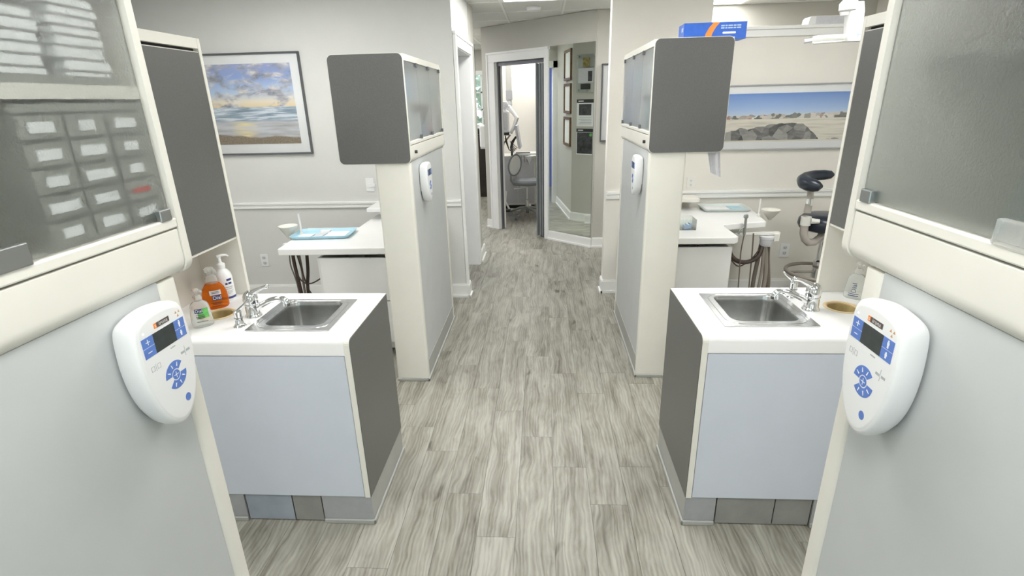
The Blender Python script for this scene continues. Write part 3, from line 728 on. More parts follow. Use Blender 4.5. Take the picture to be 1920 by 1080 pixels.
# ================================================================== SINK CABINETS
def sink_unit(side, xf, yf, yb, xs0, xs1, ys0, ys1, hole, xn, lab):
    s = side; ZC = .872; zf = .800; zd = .1406
    X = lambda d: xf+s*d
    xe = X(.87)
    t = thing('sink_cabinet', lab, 'cabinet', (X(.4), (yf+yb)/2, 0))
    # countertop, one slab with a sink cut-out and one with a round hole
    xm = (hole[0]+s*0, )
    xa, xb = sorted((X(.0247), X(.475))); xc, xd = sorted((X(.475), xe))
    hs = rrect(xs0, xs1, ys0, ys1, .03, 4)
    hc = [(hole[0]+.058*math.cos(R(a)), hole[1]+.058*math.sin(R(a))) for a in range(0, 360, 12)]
    top = MB().hole_plate(xa, xb, yf+.03, yb, ZC-.03, ZC, hs).hole_plate(xc, xd, yf+.03, yb, ZC-.03, ZC, hc)
    ct = part(t, 'countertop', top, 'counter')
    prof = [(yb, ZC)] 
    nose = [(yf+.03, ZC)]+[(yf+.022-.022*math.sin(R(a)), ZC-.022+.022*math.cos(R(a))) for a in (15,30,45,60,75,90)]+[(yf, zf+.004), (yf+.02, zf+.004), (yf+.03, ZC-.03)]
    part(ct, 'front_nose', MB().prism(nose, lambda p, q, h: (h, p, q), *sorted((X(.0247), xe))), 'counter', smooth=True)
    # charcoal side panel with cream edge band, following the rounded front corner
    pro = [(yb, zd), (yf, zd)]+[(yf, ZC-.026)]+[(yf+.024-.024*math.cos(R(a)), ZC-.026+.025*math.sin(R(a))) for a in (20,40,60,80,90)]+[(yb, ZC-.001)]
    sp = part(t, 'side_panel', MB().prism(pro, lambda p, q, h: (h, p, q), X(.0025), X(.0245)), 'cream', label='cream edged end panel')
    pro2 = [(p[0]+(.0015 if p[0] < yf+.03 else -.001), p[1]+(.001 if p[1] < .5 else -.002)) for p in pro]
    part(sp, 'side_laminate', MB().prism(pro2, lambda p, q, h: (h, p, q), X(0), X(.0027)), 'dark', label='charcoal textured laminate')
    part(t, 'door', B(X(.0275), X(.70), yf+.002, yf+.02, zd+.001, zf), 'door', bevel=.0015, label='grey cabinet door tinted blue for reflected daylight')
    part(t, 'body', MB().box(X(.03), xe, yf+.024, yf+.04, zd, zf).box(X(.03), xe, yb-.016, yb, zd, ZC-.031).box(X(.03), xe, yf+.03, yb, zd-.002, zd+.014).box(X(.846), xe, yf+.03, yb, zd, ZC-.031), 'offwhite')
    # kick plates
    segs = ((.0,.217,'kick'), (.220,.347,'kickdark'), (.349,.555,'kickblue'), (.557,.80,'kick')) if s < 0 else ((.0,.128,'kick'), (.131,.365,'kickdark'), (.366,.513,'kickdark'), (.515,.80,'kick'))
    for i, (a, b, m_) in enumerate(segs):
        part(t, 'kick_plate', B(X(a+.004), X(b), yf+.006+(.004 if i in (1,2) else 0), yf+.014, .006 if i in (1,2) else .0, zd-.0005), m_)
    part(t, 'kick_plate', B(X(.004), X(.012), yf+.014, yb, 0, zd-.0005), 'base')
    m = MB().box(X(-.006), X(.217 if s < 0 else .128), yf-.003, yf+.006, 0, .022).box(X(-.006), X(.004), yf-.003, yb, 0, .022)
    part(t, 'base_trim', m, 'base', bevel=.004); part(t, 'base_trim', B(X(.558 if s < 0 else .516), X(.8), yf-.003, yf+.006, 0, .022), 'base', bevel=.004)
    # ring of the round waste opening
    rg = MB(); prof = [(.0565, -.10), (.0565, .0), (.058, .003), (.064, .0042), (.0685, .0025), (.069, .0006)]
    rg.lathe([(.055, -.10)]+prof[1:]+[(.0545, .0005), (.0545, -.10)], (hole[0], hole[1], ZC), 32, cap=False)
    wr = thing('waste_ring', 'amber plastic waste opening ring in the counter by '+('the orange soap bottle' if s < 0 else 'the lone clear bottle'), 'waste ring', (hole[0], hole[1], ZC-.1))
    part(wr, 'ring', rg, 'amber', smooth=True)
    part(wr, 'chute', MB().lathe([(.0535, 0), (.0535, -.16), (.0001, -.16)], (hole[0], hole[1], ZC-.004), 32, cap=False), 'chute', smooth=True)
    # sink
    sk = thing('sink', 'square stainless steel sink in the counter '+('with the soap bottles' if s < 0 else 'with the lone clear bottle'), 'sink', ((xs0+xs1)/2, (ys0+ys1)/2, ZC-.16))
    bi = rrect(xs0+.045, xs1-.045, ys0+.045, ys1-.028, .042, 6)
    rim = MB().hole_plate(xs0-.0005, xs1+.0005, ys0, ys1, ZC+.0004, ZC+.005, bi)
    part(sk, 'rim', rim, 'steel', bevel=.002)
    def br(k, z):
        cx = (xs0+xs1)/2; cy = (ys0+ys1+.017)/2; return [Vector((cx+(p[0]-cx)*k, cy+(p[1]-cy)*k, z)) for p in bi]
    bw = MB().loft([br(1.0, ZC+.005), br(.985, ZC+.001), br(.97, ZC-.02), br(.93, ZC-.13), br(.88, ZC-.148), br(.6, ZC-.152), br(.12, ZC-.155)], cap=False)
    bw.f.append(tuple(range(len(bw.v)-len(bi), len(bw.v))))
    part(sk, 'bowl', bw, 'steel', smooth=True)
    ed = MB().tube([Vector((p[0], p[1], ZC+.0045)) for p in rrect(xs0+.022, xs1-.022, ys0+.022, ys1-.016, .05, 6)], .0028, 6, True)
    part(sk, 'rim_bead', ed, 'steel', smooth=True)
    part(sk, 'drain', MB().lathe([(.036, 0), (.036, .003), (.028, .004), (.024, .001), (.0001, .001)], ((xs0+xs1)/2, (ys0+ys1)/2, ZC-.154), 20), 'chrome', smooth=True)
    return t

sink_unit(-1, -.7275, 1.7376, 2.2378, -1.170, -.834, 1.812, 2.150, (-1.378, 1.985), -1.38, 'sink cabinet with blue-tinted door by the cabinet of drawer organizers')
sink_unit(1, .5786, 1.7733, 2.2939, .684, 1.034, 1.857, 2.210, (1.214, 2.055), 1.2, 'sink cabinet with blue-tinted door facing the soap bottle counter')

def faucet(s, x, y, yspr, xspr, lab):
    z = .872; t = thing('faucet', lab, 'faucet', (x, y, z)); d = -s            # d: towards the bowl
    part(t, 'base', MB().lathe([(.034,0),(.034,.004),(.030,.010),(.0275,.015),(.0265,.05),(.029,.053),(.029,.057),(.0275,.06)], (x, y, z), 24), 'chrome', smooth=True)
    part(t, 'dome', MB().lathe([(.0285,.060),(.030,.074),(.0275,.092),(.020,.106),(.009,.113),(.0001,.114)], (x, y, z), 24), 'chrome', smooth=True)
    sp = part(t, 'spout', MB().tube([(x+d*.012, y, z+.030), (x+d*.045, y+.004, z+.050), (x+d*.08, y+.007, z+.067), (x+d*.112, y+.010, z+.074), (x+d*.132, y+.012, z+.072), (x+d*.142, y+.012, z+.064), (x+d*.144, y+.012, z+.052)], [.0135,.0125,.012,.012,.0125,.0135,.0145], 14), 'chrome', smooth=True)
    part(sp, 'aerator', MB().cyl((x+d*.144, y+.012, z+.054), (x+d*.144, y+.012, z+.043), .015, seg=16), 'chrome', smooth=True)
    hd = part(t, 'handle', MB().tube([(x+d*.002, y, z+.097), (x+d*.03, y-.002, z+.113), (x+d*.06, y-.004, z+.127), (x+d*.082, y-.006, z+.133)], [.015,.0105,.0075,.0085], 12), 'chrome', smooth=True)
    part(hd, 'handle_tip', MB().lathe([(.0001,-.009),(.007,-.006),(.009,0),(.007,.006),(.0001,.009)], (x+d*.086, y-.006, z+.133), 14), 'chrome', smooth=True)
    q = thing('side_sprayer', 'chrome side sprayer standing '+('between sink and orange soap bottle' if s < 0 else 'behind the faucet of the lone bottle counter'), 'sprayer', (xspr, yspr, z))
    part(q, 'base', MB().lathe([(.025,0),(.025,.005),(.019,.012),(.0155,.018),(.014,.034),(.017,.036),(.017,.040)], (xspr, yspr, z), 20), 'chrome', smooth=True)
    part(q, 'spray_head', MB().lathe([(.0135,.041),(.014,.052),(.0155,.066),(.0125,.070),(.0001,.071)], (xspr, yspr, z), 18), 'chrome', smooth=True)
    part(q, 'lever', MB().tube([(xspr, yspr+.004, z+.069), (xspr-s*.02, yspr+.025, z+.088), (xspr-s*.03, yspr+.045, z+.10)], [.005,.004,.003], 8), 'chrome', smooth=True)
faucet(-1, -1.216, 1.968, 1.856, -1.212, 'chrome single-lever faucet on the counter with the soap bottles')
faucet(1, 1.080, 2.034, 2.17, 1.066, 'chrome single-lever faucet on the counter with the lone clear bottle')

# niche cabinets behind the counters
def niche(s, xf, y0, y1, zdoor, lab):
    X = lambda d: xf+s*d; z0 = .8725; zt = 1.962
    t = thing('niche_cabinet', lab, 'cabinet', (X(.1), (y0+y1)/2, z0))
    part(t, 'side_panel', B(X(0), X(.215), y1-.018, y1, z0, zt), 'cream'); part(t, 'side_panel', B(X(0), X(.215), y0, y0+.018, z0, zt), 'cream')
    part(t, 'back_panel', B(X(.205), X(.215), y0+.018, y1-.018, z0, zt), 'cream')
    part(t, 'top_panel', B(X(.001), X(.205), y0+.018, y1-.018, zt-.038, zt), 'cream')
    part(t, 'shelf', B(X(.005), X(.205), y0+.018, y1-.018, zdoor-.004, zdoor+.010), 'cream')
    part(t, 'slot_shade_sheet', B(X(.022), X(.032), y0+.018, y1-.018, zdoor+.01, zt-.038), 'gap')  # near-black sheet stands in for shade in the slot above the door
    d = part(t, 'door', B(X(.003), X(.020), y0+.0195, y1-.0195, zdoor+.004, zt-.05), 'cream')
    part(d, 'door_laminate', B(X(.001), X(.003), y0+.0205, y1-.0205, zdoor+.006, zt-.053), 'dark', label='charcoal textured door face')
niche(-1, -1.382, 1.745, 2.250, 1.145, 'tall niche cabinet with charcoal door above the soap bottles')
niche(1, 1.203, 1.78, 2.260, 1.175, 'tall niche cabinet with charcoal door above the lone clear bottle')

# ================================================================== BOTTLES
def facing(x, y): return Matrix.Rotation(math.atan2(x, -y)+math.pi if False else math.atan2(-x, y)*1.0, 3, 'Z')
def bent(mb_fn, a, b, eps): return lambda u, v: Vector((a*math.sin(u/a), -b*math.cos(u/a)-eps, v))
def patch(u0, u1, v0, v1, a, b, eps, n=10, taper=None):
    vs = []; fs = []
    for j, v in enumerate((v0, v1)):
        for i in range(n+1):
            u = u0+(u1-u0)*i/n; k = taper(v) if taper else 1
            vs.append((a*k*math.sin(u/a), -b*k*math.cos(u/a)-eps, v))
    for i in range(n): fs.append((i, i+1, n+2+i, n+1+i))
    return MB().add(vs, fs)
Zc = .8722
def lines(rows, a, b, eps, taper=None):
    m = MB()
    for (u0, u1, v, h) in rows:
        q = patch(u0, u1, v-h/2, v+h/2, a, b, eps, 6, taper); m.add(q.v, q.f)
    return m
def plines(t, rows, m_, *a):
    for r_ in rows: part(t, 'label_text', lines([r_], *a), m_)
# white lotion
def bottle(name, label, x, y, turn=0):
    return thing(name, label, 'bottle', (x, y, Zc), 'soap bottles on the counter', Matrix.Rotation(math.atan2(-x, y)*-1+math.pi*0+turn, 3, 'Z') if False else Matrix.Rotation(math.atan2(-x, y)+turn, 3, 'Z'))
t = bottle('lotion_bottle', 'tall white lotion pump bottle with navy base stripe', -1.444, 2.165, R(6))
part(t, 'body', MB().lathe([(.034,0),(.0365,.004),(.0365,.105),(.034,.122),(.026,.137),(.016,.146),(.015,.150)], seg=32), 'white', smooth=True)
part(t, 'label_stripe', patch(-.05, .05, .012, .022, .0368, .0368, .0002, 20), 'navy', label='navy stripe')
lb = plines(t, [(.006,.03,.100,.010)], 'navy', .0368, .0368, .0002)
plines(t, [(-.002,.008,.083,.009),(.011,.027,.083,.009)], 'navy', .0368, .0368, .0003)
plines(t, [(-.006,.030,.066,.004),(-.006,.026,.058,.003),(0,.03,.048,.002),(0,.026,.042,.002),(0,.022,.036,.0015)], 'print', .0368, .0368, .0002)
pu = part(t, 'pump_collar', MB().lathe([(.0175,.150),(.018,.168),(.015,.171),(.008,.176),(.006,.195),(.0075,.197),(.0075,.207),(.006,.209)], seg=20), 'white', smooth=True)
part(pu, 'pump_spout', MB().tube([(-.008,0,.204),(.012,-.002,.208),(.030,-.004,.206),(.036,-.005,.199)], [.0075,.006,.0048,.004], 10), 'white', smooth=True)
# orange foam soap
t = bottle('foam_soap_bottle', 'orange foaming hand soap bottle reading Dial', -1.437, 2.070, R(2))
part(t, 'body', MB().lathe([(.045,0),(.05,.006),(.0515,.030),(.049,.065),(.042,.090),(.030,.108),(.022,.115)], seg=32, sx=1.0, sy=.66), 'orangeb', smooth=True)
tp = lambda v: 1.0 if v < .03 else 1.0-.0026*((v-.03)/.01)**1.55
a_, b_ = .0522, .0347
part(t, 'label_patch', patch(-.021, .026, .066, .086, a_, b_, .0012, 10, tp), 'palegrey')
lb = part(t, 'label_patch', patch(-.012, .024, .041, .064, a_, b_, .0012, 10, tp), 'navy')
part(t, 'label_text', text_mb('Dial', .022, lambda u, v: Vector((a_*tp(v+.052)*math.sin((u+.006)/a_), -b_*tp(v+.052)*math.cos((u+.006)/a_)-.0018, v+.052))), 'paper')
plines(t, [(-.022,.024,.030,.0025),(-.016,.020,.024,.002),(-.02,.022,.017,.002),(-.012,.018,.080,.002),(-.012,.018,.074,.002)], 'logodark', a_, b_, .0020, tp)
pu = part(t, 'pump_collar', MB().lathe([(.023,.112),(.024,.116),(.024,.136),(.019,.142),(.016,.148)], seg=24, sy=.9), 'whiteclear', smooth=True)
part(pu, 'pump_head', MB().lathe([(.012,.147),(.012,.160),(.019,.164),(.020,.176),(.014,.182),(.0001,.184)], seg=20).tube([(0,0,.172),(.015,-.018,.173),(.022,-.028,.166)], [.009,.008,.006], 10), 'whiteclear', smooth=True)
# green label bottle
def small_bottle(x, y, label, lab, txt, turn):
    t = bottle('sanitizer_bottle', label, x, y, turn)
    part(t, 'body', MB().lathe([(.036,0),(.0395,.005),(.0385,.04),(.034,.085),(.029,.098),(.018,.106),(.013,.109)], seg=28, sy=.66), 'clearb', smooth=True)
    a, b = .0388, .0256; tpp = lambda v: 1.0-.0016*max(0, (v-.02)/.01)**1.3
    if lab:
        part(t, 'label_patch', patch(-.012, .030, .040, .080, a, b, .0008, 10, tpp), 'greenlab', label='green label')
        part(t, 'label_patch', patch(-.022, .008, .062, .080, a, b, .0012, 8, tpp), 'navy')
        part(t, 'label_text', text_mb('Dial', .017, lambda u, v: Vector((a*tpp(v+.07)*math.sin((u-.006)/a), -b*tpp(v+.07)*math.cos((u-.006)/a)-.0017, v+.071))), 'paper')
        plines(t, [(-.020,.010,.054,.002),(-.020,.012,.047,.003),(-.018,.012,.041,.003),(-.02,.02,.026,.002)], 'logodark', a, b, .0015, tpp)
    else:
        part(t, 'label_text', text_mb(txt, .028, lambda u, v: Vector((a*.9*math.sin((-v)/a), -b*.9*math.cos(v/a)-.0022, u+.05))), 'navy')
        plines(t, [(-.02,.02,.016,.003)], 'navy', a, b, .0012, tpp); plines(t, [(-.02,.02,.024,.002)], 'navy', a, b, .0012, tpp)
    pu = part(t, 'pump_collar', MB().lathe([(.0145,.108),(.0155,.110),(.0155,.126),(.012,.131)], seg=20), 'whiteclear', smooth=True)
    part(pu, 'pump_head', MB().lathe([(.006,.131),(.006,.142),(.013,.145),(.013,.153),(.008,.157),(.0001,.158)], seg=18).tube([(0,0,.150),(.012,-.012,.151),(.019,-.019,.146)], [.006,.005,.004], 8), 'whiteclear', smooth=True)
small_bottle(-1.372, 1.868, 'clear hand soap bottle with green label reading Dial', True, '', R(0))
small_bottle(1.318, 2.165, 'lone clear bottle with navy lettering behind the amber ring', False, 'Dial', R(-8))

# ================================================================== PICTURES
def picture(x0, x1, y, z0, z1, fw_, matw, fm, pm_, lab, glass=True, mat_m='paper'):
    t = thing('framed_picture', lab, 'picture', ((x0+x1)/2, y, z0)); d = .028
    for (a, b, c, e) in ((x0, x1, z1-fw_, z1), (x0, x1, z0, z0+fw_), (x0, x0+fw_, z0+fw_, z1-fw_), (x1-fw_, x1, z0+fw_, z1-fw_)):
        part(t, 'frame_bar', B(a, b, y-d, y-.001, c, e), fm, bevel=.002)
    mb_ = part(t, 'mat_board', B(x0+fw_, x1-fw_, y-.014, y-.010, z0+fw_, z1-fw_), mat_m)
    part(mb_, 'print', B(x0+matw[0], x1-matw[1], y-.0165, y-.0142, z0+matw[2], z1-matw[3]), pm_, label='printed beach photograph')
    if glass: part(t, 'glass', B(x0+fw_, x1-fw_, y-.021, y-.019, z0+fw_, z1-fw_), 'glass')
picture(-2.93, -1.955, YL, 1.310, 2.110, .014, (.08,.088,.088,.082), 'frame', 'beachL', 'graphite framed print of a sunset over beach surf')
picture(1.22, 2.58, YR, 1.262, 1.770, .010, (.12,.13,.066,.068), 'pewter', 'beachR', 'wide framed print of a rocky beach and seaside houses')

# outlets and plates
def outlet(x, y, z, lab, w_=.07, h_=.115):
    t = thing('wall_outlet', lab, 'outlet', (x, y, z-h_/2))
    p = part(t, 'cover_plate', B(x-w_/2, x+w_/2, y-.006, y-.0005, z-h_/2, z+h_/2), 'white', bevel=.002)
    for dz in (-.025, .025):
        r_ = part(p, 'receptacle', MB().prism(rrect(x-.017, x+.017, z+dz-.014, z+dz+.014, .008, 3), lambda a, b, h: (a, h, b), y-.008, y-.006), 'palegrey')
        part(p, 'receptacle_slots', MB().box(x-.009, x-.006, y-.0086, y-.008, z+dz-.004, z+dz+.006).box(x+.006, x+.009, y-.0086, y-.008, z+dz-.004, z+dz+.006).box(x-.0025, x+.0025, y-.0086, y-.008, z+dz-.012, z+dz-.007), 'gap')
outlet(-2.567, YL, .363, 'white double outlet on the wall below the sunset picture')
outlet(2.127, YR, .393, 'white double outlet on the wall below the rocky beach picture', .082, .125)
t = thing('wall_switch', 'white switch plate over the chair rail by the tower under the blue carton', 'switch', (1.262, YR, .955))
part(t, 'cover_plate', B(1.225, 1.295, YR-.006, YR-.0005, .955, 1.045), 'offwhite', bevel=.002)
for z in (.98, 1.015): part(t, 'toggle', B(1.252, 1.268, YR-.012, YR-.006, z-.008, z+.008), 'palegrey')
t = thing('wall_switch', 'white switch plate beside the tower edge below the sunset wall', 'switch', (-1.50, YL, .98))
part(t, 'cover_plate', B(-1.535, -1.465, YL-.006, YL-.0005, .98, 1.095), 'white', bevel=.002); part(t, 'toggle', B(-1.508, -1.452, YL-.014, YL-.006, 1.02, 1.05), 'white')
t = thing('smoke_detector', 'round white smoke detector on the corridor ceiling', 'smoke detector', (-.09, 5.91, CEIL-.035))
part(t, 'base_ring', MB().lathe([(.075,-.012),(.075,.001)], (-.09, 5.91, CEIL)), 'white', smooth=True); part(t, 'sensor_cap', MB().lathe([(.0001,-.038),(.045,-.037),(.066,-.028),(.070,-.0125)], (-.09, 5.91, CEIL)), 'white', smooth=True)

# ================================================================== DESKS BEHIND THE TOWERS
def desk(s, poly, zt, box, lab):
    xs = [p[0] for p in poly]; t = thing('side_desk', lab, 'desk', (sum(xs)/len(xs), poly[0][1]+.3, 0))
    if s > 0: poly = poly[::-1]
    part(t, 'desktop', MB().prism(poly, zp, zt-.046, zt), 'counter', bevel=.006, label='white desktop')
    x0, x1, y0, y1 = box; zz = zt-.075
    cb = part(t, 'drawer_cabinet', MB().box(x0, x0+.018, y0, y1, .1, zz-.005).box(x1-.018, x1, y0, y1, .1, zz-.005).box(x0, x1, y1-.018, y1, .1, zz-.005).box(x0, x1, y0+.02, y1, .1, .118).box(x0+.02, x1-.02, y0+.06, y1-.02, .02, .1), 'white')
    a, b = (x0+.022, x1-.004)
    d = part(t, 'drawer_front', B(a, b, y0-.018, y0, .42, zz), 'white', bevel=.002)
    part(t, 'drawer_front', B(a, b, y0-.018, y0, .105, .412), 'white', bevel=.002)
    part(t, 'support_post', B(sum(xs)/len(xs)-.03, sum(xs)/len(xs)+.03, y1-.08, y1-.02, .0, zt-.046), 'white')
desk(-1, [(-1.775, 3.285), (-.955, 3.300), (-.955, 4.40), (-1.43, 4.40), (-1.43, 3.91), (-1.83, 3.90)], .80, (-1.535, -.97, 3.335, 3.86), 'white desk holding the pale blue tray')
desk(1, [(.825, 3.485), (1.275, 3.485), (1.312, 3.515), (1.312, 3.80), (1.33, 3.865), (1.665, 3.955), (1.74, 4.50), (.825, 4.54)], .80, (.84, 1.285, 3.535, 4.3), 'white desk holding the pale sage tray')
# little ledges on the tower backs
for (x0, x1, y0, y1, z, m_, lab) in ((-1.44, -.95, 4.16, 4.46, .895, 'white', 'small white wall ledge over the desk with the pale blue tray'), (.815, 1.285, 4.375, 4.565, .90, 'cream', 'small cream wall ledge over the desk with the pale sage tray')):
    t = thing('wall_ledge', lab, 'ledge', ((x0+x1)/2, y1, z-.035)); part(t, 'shelf_board', B(x0, x1, y0, y1+.012, z-.03, z), m_, bevel=.003)
    part(t, 'bracket', B((x0+x1)/2-.012, (x0+x1)/2+.012, y0+.05, y1+.012, z-.09, z-.03), m_)
# trays
def tray(x, y, z, lx, ly, rot, m_, items, lab):
    t = thing('instrument_tray', lab, 'tray', (x, y, z), None, Matrix.Rotation(rot, 3, 'Z'))
    def rg(k, zz): return [Vector((p[0], p[1], zz)) for p in rrect(-lx/2*k[0], lx/2*k[0], -ly/2*k[1], ly/2*k[1], .03, 4)]
    part(t, 'tray_body', MB().loft([rg((.90,.86), 0), rg((.94,.92), .006), rg((.985,.98), .020), rg((1,1), .022), rg((1,1), .024), rg((.975,.96), .0235), rg((.92,.88), .006), rg((.88,.84), .004)]), m_, smooth=True)
    for (nm, u0, u1, v0, v1, h, mm, r_, l2) in items:
        q = MB().box(u0, u1, v0, v1, .0045, .0045+h); q.xf(Matrix.Rotation(r_, 4, 'Z'))
        single_local(t, nm, q, mm, l2)
def single_local(t, nm, q, mm, lab):
    mw = t.matrix_world.copy() if t.matrix_world != Matrix.Identity(4) else t.matrix_basis
    q.xf(t.matrix_basis); single(nm, q, mm, lab, nm.replace('_', ' '), None)
tray(-1.60, 3.655, .8005, .43, .26, R(4), 'tray', [('paper_sheet', .02, .165, -.085, .085, .003, 'paper', 0, 'white paper sheet on the pale blue tray'), ('instrument_pouch', -.165, -.07, -.08, .0, .006, 'paper', R(-8), 'white instrument pouch near the end of the pale blue tray'),
     ('bib_chain_pouch', -.06, .005, -.085, .07, .004, 'palegrey', R(-6), 'grey film pouch across the pale blue tray'), ('gauze_pack', -.05, .02, .055, .095, .016, 'paper', R(-3), 'white gauze pack at the rim of the pale blue tray')], 'pale blue plastic tray on the white desk')
tray(1.50, 4.425, .8005, .38, .26, R(-2), 'traygrey', [('paper_sheet', -.15, .04, -.085, .09, .003, 'paper', 0, 'white paper sheet on the pale sage tray'), ('instrument_pouch', .05, .15, -.08, .085, .005, 'tray', R(4), 'pale blue instrument pouch on the pale sage tray')], 'pale sage plastic tray on the white desk')
t = thing('cup_dispenser', 'clear plastic box on the desk with the pale sage tray', 'box', (.99, 3.78, .8005))
m = MB().box(.90, 1.08, 3.70, 3.703, .8005, .875).box(.90, 1.08, 3.857, 3.86, .8005, .875).box(.90, .903, 3.703, 3.857, .8005, .875).box(1.077, 1.08, 3.703, 3.857, .8005, .875)
part(t, 'box', m, 'acrylic'); part(t, 'base', B(.903, 1.077, 3.703, 3.857, .8005, .803), 'acrylic')
for k in range(4): part(t, 'wrapped_tip', B(1.0+.016*k, 1.012+.016*k, 3.715+.012*k, 3.76+.012*k, .8035, .83+.006*(k % 2)), 'lightblue')
# cone cups with straw
def cone(x, y, z0, z1, r, sx, lab, m_='offwhite'):
    t = thing('cone_cup', lab, 'cup', (x, y, z0))
    m = MB().lathe([(.010,0),(.014,.004),(r*.97,z1-z0-.006),(r,z1-z0-.003),(r,z1-z0),(r*.94,z1-z0),(r*.9,z1-z0-.01),(.008,.012)], (x, y, z0), 24); part(t, 'cone', m, m_, smooth=True)
    part(t, 'stem', MB().lathe([(.010,-.03),(.010,.002)], (x, y, z0), 14), m_, smooth=True); return t
cone(-1.866, 3.66, .775, .875, .068, 0, 'white cone-shaped cup in the holder of the desk with the pale blue tray')
cone(1.757, 4.12, .775, .856, .072, 0, 'cream cone-shaped cup in the holder of the desk with the pale sage tray', 'cream')
for (x, y, z0, z1, lab, p) in ((-1.782, 3.68, .8005, .955, 'thin white suction straw standing by the pale blue tray', -1), (1.677, 4.14, .8005, .935, 'thin white suction straw standing by the pale sage tray', 1)):
    t = thing('suction_straw', lab, 'straw', (x, y, z0)); part(t, 'tube', MB().tube([(x,y,z0),(x-.002*p,y,(z0+z1)/2),(x,y,z1)], .0065, 10), 'white', smooth=True); part(t, 'holder', MB().lathe([(.013,0),(.013,.016),(.009,.018)], (x, y, z0), 14), 'offwhite', smooth=True)

# hose bundles under the desks
def hoses(name, lab, loc, hold, hs):
    t = thing(name, lab, 'hose holder', loc)
    part(t, 'holder_bar', hold, 'offwhite', bevel=.004)
    for (pts, r_, m_) in hs:
        P = []
        for i in range(len(pts)-1):
            p0 = Vector(pts[max(i-1, 0)]); p1 = Vector(pts[i]); p2 = Vector(pts[i+1]); p3 = Vector(pts[min(i+2, len(pts)-1)])
            for k in range(8):
                u = k/8; P.append(.5*((2*p1)+(p2-p0)*u+(2*p0-5*p1+4*p2-p3)*u*u+(3*p1-p0-3*p2+p3)*u**3))
        P.append(Vector(pts[-1])); part(t, 'hose', MB().tube(P, r_, 8), m_, smooth=True)
    return t
t = hoses('hose_holder', 'white hook bar with dark hoses under the pale blue tray desk', (-1.82, 3.62, 0), MB().box(-1.90, -1.73, 3.60, 3.64, .715, .752).box(-1.845, -1.80, 3.56, 3.68, .70, .752),
      [([(-1.83,3.6,.72),(-1.835,3.6,.62),(-1.82,3.6,.40),(-1.80,3.6,.12),(-1.72,3.62,.03)], .013, 'hosedark'), ([(-1.845,3.59,.72),(-1.86,3.59,.60),(-1.835,3.59,.45),(-1.82,3.6,.12),(-1.7,3.6,.02)], .005, 'hose'),
       ([(-1.79,3.6,.72),(-1.785,3.6,.55),(-1.79,3.6,.35),(-1.76,3.61,.05)], .009, 'hose'), ([(-1.73,3.61,.72),(-1.745,3.61,.55),(-1.77,3.61,.36),(-1.74,3.62,.05)], .0125, 'hosedark'),
       ([(-1.80,3.58,.72),(-1.775,3.58,.55),(-1.745,3.58,.40),(-1.68,3.59,.28),(-1.64,3.6,.1)], .005, 'hosedark'), ([(-1.835,3.59,.56),(-1.79,3.585,.47),(-1.72,3.58,.455),(-1.61,3.58,.51),(-1.545,3.60,.52)], .005, 'hosedark')])
t = hoses('hose_holder', 'grey instrument holder with bundled hoses beside the pale sage tray', (1.65, 3.95, 0), MB().box(1.43, 1.77, 3.925, 3.965, .700, .722).box(1.72, 1.76, 3.91, 3.98, .655, .715),
      [([(1.64,3.93,.63),(1.63,3.93,.5),(1.62,3.93,.3),(1.63,3.93,.05),(1.72,3.95,.02)], .016, 'hose'), ([(1.665,3.92,.63),(1.685,3.92,.52),(1.70,3.92,.35),(1.69,3.92,.05),(1.76,3.95,.02)], .017, 'hosegrey'),
       ([(1.69,3.93,.63),(1.705,3.93,.5),(1.735,3.93,.3),(1.74,3.93,.05),(1.8,3.95,.02)], .017, 'hose'), ([(1.655,3.915,.62),(1.665,3.915,.45),(1.66,3.915,.3),(1.65,3.915,.05),(1.7,3.93,.02)], .012, 'hosegrey'),
       ([(1.395,3.9,.62),(1.42,3.9,.55),(1.48,3.9,.505),(1.56,3.9,.505),(1.62,3.9,.55),(1.645,3.92,.62)], .017, 'hosedark'), ([(1.485,3.87,.75),(1.475,3.87,.6),(1.485,3.88,.45),(1.50,3.9,.3),(1.51,3.9,.02)], .0045, 'hose'),
       ([(1.565,3.91,.72),(1.575,3.91,.55),(1.585,3.91,.3),(1.6,3.91,.02)], .0055, 'hose'), ([(1.42,3.89,.52),(1.48,3.89,.47),(1.56,3.89,.52),(1.62,3.9,.60)], .005, 'hosedark')])
part(t, 'hose_collar', MB().lathe([(.040,0),(.046,.008),(.046,.05),(.051,.055),(.051,.072),(.045,.076)], (1.672, 3.925, .622), 20), 'palegrey', smooth=True)
q = thing('air_syringe', 'chrome tipped air syringe hooked by the pale sage tray', 'syringe', (1.48, 3.868, .722))
part(q, 'handle', MB().cyl((1.482,3.868,.7225), (1.479,3.868,.845), .011, .009), 'nickel', smooth=True); part(q, 'head', MB().lathe([(.0001,-.018),(.014,-.012),(.017,0),(.014,.013),(.0001,.019)], (1.478, 3.868, .858), 14), 'nickel', smooth=True)
part(q, 'hook', MB().tube([(1.44,3.868,.726),(1.445,3.868,.76),(1.475,3.868,.78)], .007, 8), 'nickel', smooth=True)

